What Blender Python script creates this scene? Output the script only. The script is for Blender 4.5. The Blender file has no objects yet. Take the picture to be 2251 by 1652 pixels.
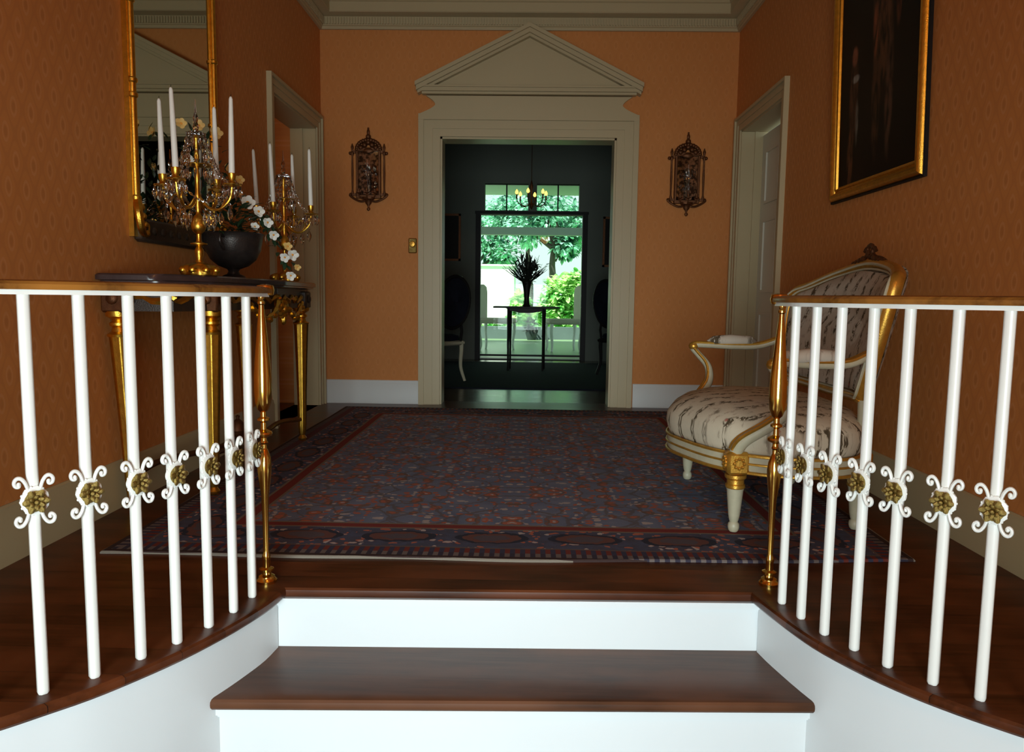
import bpy, math, random
from mathutils import Vector, Matrix
PI = math.pi
random.seed(7)
sc = bpy.context.scene
COL = sc.collection

# ------------------------------------------------------------------ materials
def new_mat(name):
    m = bpy.data.materials.new(name); m.use_nodes = True
    nt = m.node_tree; nt.nodes.clear()
    out = nt.nodes.new('ShaderNodeOutputMaterial')
    return m, nt, out

class NT:
    """small helper for writing node graphs"""
    def __init__(s, name):
        s.m, s.nt, s.out = new_mat(name)
        s.b = s.nt.nodes.new('ShaderNodeBsdfPrincipled')
        s.nt.links.new(s.b.outputs[0], s.out.inputs[0])
    def node(s, t, **kw):
        n = s.nt.nodes.new(t)
        for k, v in kw.items(): setattr(n, k, v)
        return n
    def put(s, sock, v):
        if hasattr(v, 'is_output') or isinstance(v, bpy.types.NodeSocket): s.nt.links.new(v, sock)
        elif isinstance(v, (tuple, list)) and len(v) == 3 and len(sock.default_value) == 4: sock.default_value = (*v, 1)
        else: sock.default_value = v
    def math(s, op, a, b=0.0, c=None, clamp=False):
        n = s.node('ShaderNodeMath', operation=op); n.use_clamp = clamp
        s.put(n.inputs[0], a); s.put(n.inputs[1], b)
        if c is not None: s.put(n.inputs[2], c)
        return n.outputs[0]
    def coord(s, kind='Object'):
        return s.node('ShaderNodeTexCoord').outputs[kind]
    def sep(s, v):
        n = s.node('ShaderNodeSeparateXYZ'); s.put(n.inputs[0], v); return n.outputs
    def comb(s, x, y, z):
        n = s.node('ShaderNodeCombineXYZ')
        for i, v in enumerate((x, y, z)): s.put(n.inputs[i], v)
        return n.outputs[0]
    def mapping(s, v, scale=(1, 1, 1), loc=(0, 0, 0), rot=(0, 0, 0)):
        n = s.node('ShaderNodeMapping'); s.put(n.inputs[0], v)
        n.inputs['Scale'].default_value = scale; n.inputs['Location'].default_value = loc; n.inputs['Rotation'].default_value = rot
        return n.outputs[0]
    def noise(s, v, scale=5, detail=2, rough=.5, color=False):
        n = s.node('ShaderNodeTexNoise'); s.put(n.inputs['Vector'], v)
        n.inputs['Scale'].default_value = scale; n.inputs['Detail'].default_value = detail; n.inputs['Roughness'].default_value = rough
        return n.outputs['Color' if color else 'Fac']
    def voro(s, v, scale=5, feature='F1', out='Distance', rnd=1.0):
        n = s.node('ShaderNodeTexVoronoi', feature=feature); s.put(n.inputs['Vector'], v)
        n.inputs['Scale'].default_value = scale; n.inputs['Randomness'].default_value = rnd
        return n.outputs[out]
    def ramp(s, f, stops, interp='LINEAR'):
        n = s.node('ShaderNodeValToRGB'); s.put(n.inputs[0], f); r = n.color_ramp; r.interpolation = interp
        while len(r.elements) < len(stops): r.elements.new(.5)
        for e, (p, c) in zip(r.elements, stops): e.position = p; e.color = (*c, 1) if len(c) == 3 else c
        return n.outputs[0]
    def mix(s, f, a, b, mode='MIX'):
        n = s.node('ShaderNodeMix', data_type='RGBA', blend_type=mode)
        s.put(n.inputs[0], f); s.put(n.inputs[6], a); s.put(n.inputs[7], b); return n.outputs[2]
    def step(s, v, lo, hi):
        n = s.node('ShaderNodeMapRange'); n.interpolation_type = 'SMOOTHSTEP'
        s.put(n.inputs[0], v); n.inputs[1].default_value = lo; n.inputs[2].default_value = hi
        return n.outputs[0]
    def bump(s, h, strength=.3, dist=.005):
        n = s.node('ShaderNodeBump'); n.inputs['Strength'].default_value = strength; n.inputs['Distance'].default_value = dist
        s.put(n.inputs['Height'], h); s.nt.links.new(n.outputs[0], s.b.inputs['Normal'])
    def fin(s, col=None, rough=.5, metal=0, spec=.5, **kw):
        if col is not None: s.put(s.b.inputs['Base Color'], col)
        s.put(s.b.inputs['Roughness'], rough); s.put(s.b.inputs['Metallic'], metal)
        s.b.inputs['Specular IOR Level'].default_value = spec
        for k, v in kw.items(): s.put(s.b.inputs[k], v)
        return s.m

M = {}
def simple(name, col, rough=.5, metal=0, spec=.5, var=.12, nscale=12, bump=0, **kw):
    n = NT(name); o = n.coord()
    f = n.noise(o, nscale, 3)
    c2 = tuple(c * (1 - var) for c in col); c1 = tuple(min(1, c * (1 + var)) for c in col)
    c = n.mix(f, c2, c1)
    if bump: n.bump(n.noise(o, nscale * 6, 2), bump, .003)
    M[name] = n.fin(c, rough, metal, spec, **kw)
    return M[name]

simple('trim_paint', (.47, .38, .215), .42, var=.03, nscale=3)  # warm light of the upper hall is partly worked into this colour
simple('baseboard_daylit', (.66, .68, .66), .4, var=.03, nscale=3)  # same trim, lighter and cooler: low daylight put into the colour
simple('white_paint', (.74, .78, .79), .4, var=.02, nscale=3)
simple('rail_paint', (.86, .86, .81), .3, var=.02, nscale=8)
simple('door_paint', (.66, .64, .52), .4, var=.04, nscale=3)
simple('ceiling_paint', (.72, .68, .58), .7, var=.03, nscale=2)
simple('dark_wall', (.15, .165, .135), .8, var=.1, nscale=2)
simple('brass', (.88, .56, .13), .16, 1, var=.12, nscale=30)
simple('gilt', (.78, .44, .06), .3, 1, var=.35, nscale=45, bump=.25)
simple('gilt_paint', (.62, .33, .05), .34, .75, var=.35, nscale=40, bump=.25)
simple('old_gilt', (.13, .05, .018), .4, .7, var=.5, nscale=60, bump=.4)
simple('bronze_flower', (.34, .24, .07), .33, .9, var=.6, nscale=160, bump=.5)
simple('dark_bronze', (.05, .04, .035), .35, .6, var=.5, nscale=30, bump=.3)
simple('dark_carved', (.035, .022, .014), .4, .2, var=.4, nscale=40, bump=.3)
simple('marble_top', (.05, .03, .028), .22, var=.6, nscale=14)
simple('cream_paint', (.46, .42, .29), .42, var=.12, nscale=40)
simple('candle_wax', (.8, .78, .7), .45, var=.03, Subsurface_Weight=.0) if False else simple('candle_wax', (.8, .78, .7), .45, var=.03)
simple('petal', (.82, .82, .74), .6, var=.06)
simple('petal_yellow', (.75, .5, .16), .6, var=.1)
simple('stamen', (.75, .32, .04), .6)
simple('leaf', (.03, .06, .025), .4, var=.4, nscale=30)
simple('dark_leaf', (.012, .016, .01), .6, var=.4, nscale=30)
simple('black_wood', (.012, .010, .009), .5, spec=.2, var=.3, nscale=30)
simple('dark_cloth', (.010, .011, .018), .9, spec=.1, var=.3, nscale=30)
simple('white_chair_paint', (.75, .78, .74), .4, var=.04)
simple('chair_fabric', (.5, .46, .38), .8, var=.1)
simple('concrete_shaded', (.10, .14, .135), .8, var=.12, nscale=4)  # darkened so the colour carries the backlit parapet's shade
simple('porch_paint', (.42, .48, .45), .6, var=.06)
simple('porch_floor', (.17, .27, .14), .35, var=.12, nscale=3)
simple('stucco', (.88, .9, .88), .8, var=.03)
simple('bark', (.06, .055, .045), .9, var=.4, nscale=20, bump=.5)
simple('backing', (.02, .018, .015), .8)
simple('blue_pot', (.02, .03, .03), .4)

def glassy(name, tint, gl, rough=.02, opac=.5):
    m, nt, out = new_mat(name)
    t = nt.nodes.new('ShaderNodeBsdfTransparent'); t.inputs[0].default_value = (*tint, 1)
    g = nt.nodes.new('ShaderNodeBsdfGlossy'); g.inputs[0].default_value = (gl, gl, gl, 1); g.inputs['Roughness'].default_value = rough
    fr = nt.nodes.new('ShaderNodeFresnel'); fr.inputs[0].default_value = 1.5
    ad = nt.nodes.new('ShaderNodeMath'); ad.operation = 'MULTIPLY_ADD'; ad.use_clamp = True
    ad.inputs[1].default_value = 1.0 if opac else .12; ad.inputs[2].default_value = opac
    mx = nt.nodes.new('ShaderNodeMixShader')
    nt.links.new(fr.outputs[0], ad.inputs[0]); nt.links.new(ad.outputs[0], mx.inputs[0])
    nt.links.new(t.outputs[0], mx.inputs[1]); nt.links.new(g.outputs[0], mx.inputs[2]); nt.links.new(mx.outputs[0], out.inputs[0])
    M[name] = m
glassy('window_glass', (.93, 1, .96), .9, .0, 0)
n = NT('crystal'); M['crystal'] = n.fin((.97, .97, .97), .02, 0, .6, **{'Transmission Weight': 1.0, 'IOR': 1.6})
n = NT('mirror_glass'); M['mirror_glass'] = n.fin((.62, .64, .58), .02, 1)
n = NT('old_mirror_glass'); o = n.coord(); M['old_mirror_glass'] = n.fin(n.mix(n.step(n.noise(o, 40, 3), .4, .62), (.1, .1, .09), (.6, .56, .48)), .12, 1)
for nm, c, s in (('bulb_glow', (1, .66, .1), 2.6),):
    n = NT(nm); M[nm] = n.fin((.9, .8, .5), .4, **{'Emission Color': c, 'Emission Strength': s})

def wallpaper(name, axis, k_=1.0):
    n = NT(name); x, y, z = n.sep(n.coord())
    u = x if axis == 'x' else y
    # ogee lattice: cell .060 wide, .115 high, rows half-dropped
    W, H = .088, .174
    a = n.math('DIVIDE', u, W); b = n.math('DIVIDE', z, H)
    cu = n.math('COSINE', n.math('MULTIPLY', a, 2 * PI)); cz = n.math('COSINE', n.math('MULTIPLY', b, 2 * PI))
    s = n.math('ADD', cu, cz)
    lat = n.math('SUBTRACT', 1.0, n.step(n.math('ABSOLUTE', s), .12, .5))             # thin lattice bands
    prod = n.math('ABSOLUTE', s)
    dot = n.step(prod, 1.72, 1.93)
    base = n.mix(n.noise(n.coord(), 3, 2), (.56, .21, .052), (.62, .24, .066))
    c = n.mix(n.math('MULTIPLY', lat, .2 * k_), base, (.40, .13, .045))
    c = n.mix(n.math('MULTIPLY', dot, .26 * k_), c, (.3, .10, .035))
    ring = n.math('MULTIPLY', n.step(prod, 1.25, 1.45), n.math('SUBTRACT', 1.0, n.step(prod, 1.6, 1.75)))
    c = n.mix(n.math('MULTIPLY', ring, .2 * k_), c, (.72, .38, .2))
    M[name] = n.fin(c, .62, 0, .25)
wallpaper('wallpaper_side', 'y'); wallpaper('wallpaper_back', 'x', .4)

def wood(name, ca, cb, plank=.14, rough=.22, gaps=True):
    n = NT(name); o = n.coord(); x, y, z = n.sep(o)
    if not gaps: y = n.math('ADD', y, plank / 2)
    row = n.math('FLOOR', n.math('DIVIDE', y, plank))
    off = n.math('MULTIPLY', row, 3.37)
    g = n.comb(n.math('MULTIPLY', n.math('ADD', x, off), 1.6), n.math('MULTIPLY', y, 26), n.math('MULTIPLY', z, 26))
    f = n.noise(g, 2.2, 6, .6)
    c = n.ramp(f, [(.3, ca), (.72, cb)])
    blot = n.noise(n.comb(n.math('MULTIPLY', x, 2.0), n.math('MULTIPLY', y, 5), off), 1.5, 3)
    c = n.mix(n.step(blot, .35, .7), c, tuple(v * 1.35 for v in cb), 'MIX')
    wn = n.node('ShaderNodeTexWhiteNoise'); wn.noise_dimensions = '1D'; n.put(wn.inputs['W'], row)
    c = n.mix(n.math('MULTIPLY', wn.outputs[0], .28), c, ca)
    fr = n.math('FRACT', n.math('DIVIDE', y, plank))
    gap = n.math('LESS_THAN', fr, .009 if gaps else -1.0)
    c = n.mix(gap, c, (.006, .003, .002))
    n.bump(n.math('SUBTRACT', n.math('MULTIPLY', f, .3), gap), .12, .002)
    M[name] = n.fin(c, n.math('ADD', rough, n.math('MULTIPLY', blot, .12)), 0, .4)
wood('hall_wood', (.024, .006, .0014), (.092, .024, .007), .128, .27)
wood('tread_wood', (.036, .013, .005), (.10, .038, .016), 20, .33, False)
wood('room_wood', (.03, .02, .012), (.09, .06, .035), .1, .16)
wood('rail_wood', (.10, .035, .006), (.30, .12, .02), 20, .22, False)

# patterned rug -------------------------------------------------------------
RX0, RX1, RY0, RY1 = -1.44, 1.34, 2.47, 5.96
def rug_mat():
    n = NT('rug_wool'); o = n.coord(); x, y, z = n.sep(o)
    dx = n.math('SUBTRACT', (RX1 - RX0) / 2, n.math('ABSOLUTE', x)); dy = n.math('SUBTRACT', (RY1 - RY0) / 2, n.math('ABSOLUTE', y))
    d = n.math('MINIMUM', dx, dy)
    navy, slate, rust, cream, brown, red = (.085, .115, .20), (.24, .28, .37), (.42, .14, .09), (.45, .4, .38), (.2, .13, .11), (.2, .04, .035)
    # mirrored coordinates make the motifs symmetric
    m = n.comb(n.math('ABSOLUTE', x), n.math('ABSOLUTE', n.math('SUBTRACT', n.math('MODULO', n.math('ADD', y, 4.0), .9), .45)), 0.0)
    wv = n.node('ShaderNodeVectorMath', operation='MULTIPLY_ADD'); n.put(wv.inputs[0], n.noise(m, 11, 3, .6, True)); wv.inputs[1].default_value = (.09, .06, 0); n.put(wv.inputs[2], m); m = wv.outputs[0]
    v1 = n.voro(m, 13, 'F1', 'Distance'); col1 = n.voro(m, 13, 'F1', 'Color'); cr, cg, cb = n.sep(col1)
    v2 = n.voro(m, 36, 'F1', 'Distance'); c2r, c2g, c2b = n.sep(n.voro(m, 36, 'F1', 'Color'))
    f = n.mix(n.noise(m, 8, 3), navy, slate)
    f = n.mix(n.math('MULTIPLY', n.math('LESS_THAN', v2, .42), n.math('GREATER_THAN', c2r, .62)), f, cream)
    f = n.mix(n.math('MULTIPLY', n.math('LESS_THAN', v2, .5), n.math('GREATER_THAN', c2g, .66)), f, rust)
    f = n.mix(n.math('MULTIPLY', n.math('LESS_THAN', v1, .38), n.math('GREATER_THAN', cr, .55)), f, brown)
    f = n.mix(n.math('MULTIPLY', n.math('LESS_THAN', v1, .27), n.math('GREATER_THAN', cr, .55)), f, rust)
    f = n.mix(n.math('MULTIPLY', n.math('LESS_THAN', v1, .11), n.math('GREATER_THAN', cr, .5)), f, cream)
    ve = n.voro(m, 7, 'DISTANCE_TO_EDGE', 'Distance')
    f = n.mix(n.math('MULTIPLY', n.math('LESS_THAN', ve, .035), .6), f, (.13, .1, .08))
    # border: repeating oblong medallions along whichever edge is nearest
    along = n.mix(n.math('LESS_THAN', dx, dy), n.comb(x, x, x), n.comb(y, y, y)); al = n.sep(along)[0]
    ph = n.math('SUBTRACT', n.math('FRACT', n.math('DIVIDE', n.math('ADD', al, 5.0), .34)), .5)
    pu = n.math('MULTIPLY', ph, 2.5); pv = n.math('DIVIDE', n.math('SUBTRACT', n.math('ADD', d, n.math('MULTIPLY', n.math('SUBTRACT', n.noise(m, 20, 2), .5), .05)), .225), .062)
    r = n.math('SQRT', n.math('ADD', n.math('MULTIPLY', pu, pu), n.math('MULTIPLY', pv, pv)))
    bd = n.mix(n.noise(m, 24, 2), navy, (.07, .055, .06))
    bd = n.mix(n.math('MULTIPLY', n.math('LESS_THAN', v2, .4), n.math('GREATER_THAN', c2b, .6)), bd, rust)
    bd = n.mix(n.math('MULTIPLY', n.math('LESS_THAN', v2, .34), n.math('GREATER_THAN', c2r, .7)), bd, cream)
    bd = n.mix(n.math('LESS_THAN', r, 1.0), bd, (.035, .04, .06))
    bd = n.mix(n.math('LESS_THAN', r, .8), bd, (.15, .07, .06))
    bd = n.mix(n.math('LESS_THAN', r, .5), bd, (.10, .085, .1))
    c = n.mix(n.math('GREATER_THAN', d, .385), bd, f)
    def band(c, a, b, col):
        k = n.math('MULTIPLY', n.math('GREATER_THAN', d, a), n.math('LESS_THAN', d, b)); return n.mix(k, c, col)
    chk = n.math('GREATER_THAN', n.math('FRACT', n.math('DIVIDE', al, .035)), .5)
    c = band(c, .330, .385, red); c = band(c, .372, .385, (.2, .17, .13)); c = band(c, .318, .330, (.2, .17, .13))
    c = band(c, .045, .115, n.mix(chk, (.05, .05, .085), (.17, .04, .03))); c = band(c, .105, .115, (.13, .1, .09)); c = band(c, .025, .06, n.mix(chk, (.045, .04, .06), (.16, .13, .12)))
    c = band(c, -.1, .025, (.05, .03, .028)); c = band(c, -.1, .006, (.22, .19, .15))
    n.bump(n.noise(o, 300, 2), .4, .003)
    M['rug_wool'] = n.fin(c, .9, 0, .15)
rug_mat()

def floral(name, base, axis_u, axis_v, su=.105, tilt=0.0):
    """cream ground with rows of dark leafy sprigs"""
    n = NT(name); o = n.coord(); s = n.sep(o); u, v = s[axis_u], s[axis_v]
    wob = n.math('MULTIPLY', n.math('SINE', n.math('MULTIPLY', v, 32)), .16)
    a = n.math('ADD', n.math('ADD', n.math('DIVIDE', u, su), wob), n.math('MULTIPLY', v, tilt))
    fr = n.math('ABSOLUTE', n.math('SUBTRACT', n.math('FRACT', a), .5))
    band = n.math('SUBTRACT', 1.0, n.step(fr, .08, .24))
    dn = n.noise(n.comb(n.math('MULTIPLY', u, 60), n.math('MULTIPLY', v, 42), 0.0), 1, 3, .7)
    brk = n.step(n.noise(n.comb(n.math('FLOOR', a), n.math('MULTIPLY', v, 9), 0.0), 1.3, 1), .36, .46)
    k = n.math('MULTIPLY', n.math('MULTIPLY', band, n.step(dn, .46, .53)), brk)
    g = n.mix(n.noise(o, 14, 3), base, tuple(c * .8 for c in base))
    k2 = n.math('MULTIPLY', n.step(n.noise(n.comb(n.math('MULTIPLY', u, 38), n.math('MULTIPLY', v, 30), 4.0), 1, 3, .6), .55, .66), .5)
    g = n.mix(k2, g, (.26, .19, .14))
    c = n.mix(k, g, n.mix(n.noise(o, 55, 2), (.05, .035, .02), (.12, .09, .05)))
    c = n.mix(n.math('MULTIPLY', n.step(n.voro(o, 14), .16, .08), band), c, (.4, .13, .1))
    n.bump(n.noise(o, 160, 2), .15, .002)
    M[name] = n.fin(c, .75, 0, .2)
floral('brocade_seat', (.62, .54, .40), 1, 0, .088, 1.0); floral('brocade_back', (.54, .49, .40), 1, 2, .092, 1.1); floral('brocade_arm', (.60, .54, .44), 0, 1, .2)

def painting_mat():
    n = NT('painting_canvas'); o = n.coord(); x, y, z = n.sep(o)
    c = n.mix(n.noise(n.comb(0, n.math('MULTIPLY', y, 6), n.math('MULTIPLY', z, 3)), 1.5, 4), (.001, .001, .001), (.006, .004, .003))
    # (y, z, half y, half z, colour): one tall and one small standing figure in brown
    el = [(-.05, .10, .11, .46, (.035, .014, .006)), (-.07, .62, .055, .08, (.12, .05, .025)), (.0, -.28, .05, .34, (.022, .009, .004)), (-.13, -.3, .045, .34, (.03, .014, .008)),
          (.24, -.27, .06, .24, (.03, .012, .006)), (.24, -.06, .04, .055, (.09, .03, .015)), (.225, -.17, .05, .022, (.10, .09, .075)), (.20, -.38, .02, .13, (.05, .045, .035)), (.27, -.55, .04, .16, (.05, .018, .007)), (.02, .0, .03, .14, (.07, .02, .008)), (-.20, .1, .03, .18, (.04, .012, .005))]
    nz = n.noise(n.comb(0, n.math('MULTIPLY', y, 30), n.math('MULTIPLY', z, 9)), 1, 3)
    el = [(a, b, c_, d_, tuple(v * 3 for v in e)) for a, b, c_, d_, e in el]
    for cy, cz, ry, rz, col in el:
        a = n.math('DIVIDE', n.math('SUBTRACT', y, cy), ry); b = n.math('DIVIDE', n.math('SUBTRACT', z, cz), rz)
        r = n.math('ADD', n.math('MULTIPLY', a, a), n.math('MULTIPLY', b, b))
        k = n.math('MULTIPLY', n.math('SUBTRACT', 1.0, n.step(r, .25, 1.1)), n.step(nz, .3, .65))
        c = n.mix(k, c, col)
    M['painting_canvas'] = n.fin(c, .45, 0, .15)
painting_mat()
def foliage_mat(name, a, b, s=1.2):
    n = NT(name); o = n.coord()
    c = n.mix(n.step(n.noise(o, s, 3), .35, .65), a, b)
    tr = n.node('ShaderNodeBsdfTranslucent'); n.put(tr.inputs[0], c)
    n.fin(c, .5, 0, .3); mx = n.node('ShaderNodeMixShader'); mx.inputs[0].default_value = .45
    n.nt.links.new(n.b.outputs[0], mx.inputs[1]); n.nt.links.new(tr.outputs[0], mx.inputs[2]); n.nt.links.new(mx.outputs[0], n.out.inputs[0])
    M[name] = n.m
foliage_mat('tree_leaves', (.02, .10, .07), (.5, .95, .72), 3); foliage_mat('bright_leaves', (.06, .36, .05), (.8, 1, .5), 4)
foliage_mat('lawn_grass', (.16, .5, .12), (.35, .8, .25), 2)

# ------------------------------------------------------------------ mesh builder
class MB:
    def __init__(s): s.v = []; s.f = []; s.mi = []
    def add(s, vs, fs, mi=0):
        b = len(s.v); s.v += [tuple(v) for v in vs]
        for f in fs: s.f.append(tuple(i + b for i in f)); s.mi.append(mi)
        return s
    def box(s, c, d, rot=None, mi=0, bev=0):
        x, y, z = d[0] / 2, d[1] / 2, d[2] / 2
        if bev:
            # chamfered box: 24 verts
            import itertools
            b = min(bev, x * .98, y * .98, z * .98); vs = []
            idx = {}
            for sx in (-1, 1):
                for sy in (-1, 1):
                    for sz in (-1, 1):
                        for ax in range(3):
                            p = [sx * (x - b), sy * (y - b), sz * (z - b)]; p[ax] = (sx * x, sy * y, sz * z)[ax]
                            idx[(sx, sy, sz, ax)] = len(vs); vs.append(Vector(p))
            fs = []
            for ax in range(3):
                o1, o2 = [a for a in range(3) if a != ax]
                for sg in (-1, 1):
                    loop = []
                    for a, bb in ((-1, -1), (1, -1), (1, 1), (-1, 1)):
                        k = [0, 0, 0]; k[ax] = sg; k[o1] = a; k[o2] = bb; loop.append(idx[(*k, ax)])
                    fs.append(loop)
                for a in (-1, 1):
                    for bb in (-1, 1):
                        k1 = [0, 0, 0]; k1[o1] = a; k1[o2] = bb
                        k1[ax] = -1; k2 = list(k1); k2[ax] = 1
                        fs.append([idx[(*k1, o1)], idx[(*k2, o1)], idx[(*k2, o2)], idx[(*k1, o2)]])
            for k in itertools.product((-1, 1), repeat=3): fs.append([idx[(*k, 0)], idx[(*k, 1)], idx[(*k, 2)]])
        else:
            vs = [Vector((i, j, k)) for i in (-x, x) for j in (-y, y) for k in (-z, z)]
            fs = [(0, 1, 3, 2), (4, 6, 7, 5), (0, 4, 5, 1), (2, 3, 7, 6), (0, 2, 6, 4), (1, 5, 7, 3)]
        c = Vector(c)
        if rot is not None: vs = [rot @ v for v in vs]
        return s.add([v + c for v in vs], fs, mi)
    def b2(s, x0, x1, y0, y1, z0, z1, mi=0, bev=0):
        return s.box(((x0 + x1) / 2, (y0 + y1) / 2, (z0 + z1) / 2), (abs(x1 - x0), abs(y1 - y0), abs(z1 - z0)), None, mi, bev)
    def rings(s, rings, closed=True, cap=True, mi=0):
        n = len(rings[0]); vs = [v for r in rings for v in r]; fs = []
        for i in range(len(rings) - 1):
            for j in range(n if closed else n - 1):
                k = (j + 1) % n; fs.append((i * n + j, i * n + k, (i + 1) * n + k, (i + 1) * n + j))
        if cap and closed: fs.append(tuple(range(n))[::-1]); fs.append(tuple((len(rings) - 1) * n + j for j in range(n)))
        return s.add(vs, fs, mi)
    def lathe(s, prof, c=(0, 0, 0), seg=16, M3=None, sq=False, mi=0, sx=1, sy=1):
        c = Vector(c); rs = []
        for r, z in prof:
            r = max(r, 1e-4); ring = []
            for j in range(seg):
                a = 2 * PI * (j + (.5 if sq else 0)) / seg
                v = Vector((r * math.cos(a) * sx, r * math.sin(a) * sy, z))
                if M3 is not None: v = M3 @ v
                ring.append(v + c)
            rs.append(ring)
        return s.rings(rs, mi=mi)
    def tube(s, path, rad, seg=8, mi=0, flat=1.0, up=None):
        P = [Vector(p) for p in path]; n = len(P)
        if not hasattr(rad, '__len__'): rad = [rad] * n
        rs = []; N = None
        for i in range(n):
            t = (P[min(i + 1, n - 1)] - P[max(i - 1, 0)]).normalized()
            if N is None:
                ref = Vector(up) if up else (Vector((0, 0, 1)) if abs(t.z) < .9 else Vector((1, 0, 0)))
                N = (ref - t * ref.dot(t)).normalized()
            else:
                N = (N - t * N.dot(t)); N = N.normalized() if N.length > 1e-6 else Vector((1, 0, 0))
            B = t.cross(N)
            rs.append([P[i] + (N * math.cos(2 * PI * j / seg) + B * math.sin(2 * PI * j / seg) * flat) * rad[i] for j in range(seg)])
        return s.rings(rs, mi=mi)
    def sweep(s, path, prof, mi=0, closed=False):
        """prof = [(side, z)] swept along a horizontal path; side > 0 is to the right of the direction"""
        P = [Vector(p) for p in path]; n = len(P); rs = []
        for i in range(n):
            if closed: a = (P[i] - P[i - 1]).normalized(); b = (P[(i + 1) % n] - P[i]).normalized()
            else:
                a = (P[i] - P[i - 1]).normalized() if i else (P[1] - P[0]).normalized(); b = (P[i + 1] - P[i]).normalized() if i < n - 1 else a
            t = (a + b); t.z = 0; t.normalize(); N = Vector((t.y, -t.x, 0)); k = 1 / max(.35, N.dot(Vector((b.y, -b.x, 0)).normalized()))
            rs.append([P[i] + N * (o * k) + Vector((0, 0, z)) for o, z in prof])
        if closed: rs.append(rs[0])
        return s.rings(rs, cap=not closed, mi=mi)
    def sphere(s, c, r, seg=10, rg=6, sc=(1, 1, 1), rot=None, mi=0):
        c = Vector(c); rs = []
        for i in range(rg + 1):
            a = -PI / 2 + PI * i / rg; rr = max(math.cos(a), .001) * r; z = math.sin(a) * r; ring = []
            for j in range(seg):
                v = Vector((rr * math.cos(2 * PI * j / seg) * sc[0], rr * math.sin(2 * PI * j / seg) * sc[1], z * sc[2]))
                if rot is not None: v = rot @ v
                ring.append(v + c)
            rs.append(ring)
        return s.rings(rs, mi=mi)
    def prism(s, poly, d0, d1, axis='y', mi=0):
        """poly in the plane across axis, extruded from d0 to d1"""
        def p(a, b, d): return {'y': (a, d, b), 'x': (d, a, b), 'z': (a, b, d)}[axis]
        n = len(poly)
        vs = [p(a, b, d0) for a, b in poly] + [p(a, b, d1) for a, b in poly]
        fs = [tuple(range(n)), tuple(range(n, 2 * n))[::-1]] + [(i, i + n, (i + 1) % n + n, (i + 1) % n) for i in range(n)]
        return s.add(vs, fs, mi)
    def xf(s, m):
        s.v = [tuple(m @ Vector(v)) for v in s.v]; return s
    def build(s, name, mat, parent=None, smooth=True, loc=(0, 0, 0), rot=(0, 0, 0), ang=38, sub=0):
        me = bpy.data.meshes.new(name); me.from_pydata(s.v, [], s.f)
        mats = mat if isinstance(mat, (list, tuple)) else [mat]
        for k in mats: me.materials.append(M[k] if isinstance(k, str) else k)
        if len(mats) > 1: me.polygons.foreach_set('material_index', s.mi)
        import bmesh
        bm = bmesh.new(); bm.from_mesh(me); bmesh.ops.remove_doubles(bm, verts=bm.verts, dist=1e-6)
        bmesh.ops.recalc_face_normals(bm, faces=bm.faces); bm.to_mesh(me); bm.free()
        if smooth:
            me.polygons.foreach_set('use_smooth', [True] * len(me.polygons)); me.set_sharp_from_angle(angle=math.radians(ang))
        me.update()
        o = bpy.data.objects.new(name, me); COL.objects.link(o); o.location = loc; o.rotation_euler = rot
        if parent is not None: o.parent = parent
        if sub:
            md = o.modifiers.new('sub', 'SUBSURF'); md.levels = sub; md.render_levels = sub
        return o

def empty(name, label, cat, loc=(0, 0, 0), rz=0, group=None, rot=None):
    o = bpy.data.objects.new(name, None); COL.objects.link(o); o.empty_display_size = .1
    o.location = loc; o.rotation_euler = rot if rot else (0, 0, rz); o['label'] = label; o['category'] = cat
    if group: o['group'] = group
    return o
def tag(o, label, cat, group=None):
    o['label'] = label; o['category'] = cat
    if group: o['group'] = group
    return o
def struct(o): o['kind'] = 'structure'; return o
def copy_tree(o, parent=None):
    c = o.copy(); COL.objects.link(c); c.parent = parent
    for ch in list(o.children): copy_tree(ch, c)
    return c
def catmull(pts, k=6):
    P = [Vector(p) for p in pts]; P = [P[0] * 2 - P[1]] + P + [P[-1] * 2 - P[-2]]; out = []
    for i in range(1, len(P) - 2):
        for j in range(k):
            t = j / k; a, b, c, d = P[i - 1:i + 3]
            out.append(.5 * ((2 * b) + (c - a) * t + (2 * a - 5 * b + 4 * c - d) * t * t + (3 * b - a - 3 * c + d) * t ** 3))
    out.append(P[-2]); return out

# ------------------------------------------------------------------ dimensions
XL, XR, YB, YF, ZC, ZL = -1.683, 1.626, 6.222, -1.15, 3.24, -.76
T = .2   # wall thickness

def wall_mesh(u0, u1, z0, z1, holes):
    us = sorted({u0, u1, *[h[0] for h in holes], *[h[1] for h in holes]}); zs = sorted({z0, z1, *[h[2] for h in holes], *[h[3] for h in holes]})
    cells = []
    for a, b in zip(us, us[1:]):
        for c, d in zip(zs, zs[1:]):
            if not any(h[0] <= (a + b) / 2 <= h[1] and h[2] <= (c + d) / 2 <= h[3] for h in holes): cells.append((a, b, c, d))
    return cells
def wall(name, mat, plane, p0, p1, u0, u1, z0, z1, holes=()):
    m = MB()
    for a, b, c, d in wall_mesh(u0, u1, z0, z1, holes):
        m.b2(p0, p1, a, b, c, d) if plane == 'x' else m.b2(a, b, p0, p1, c, d)
    return struct(m.build(name, mat, smooth=False))

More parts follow.
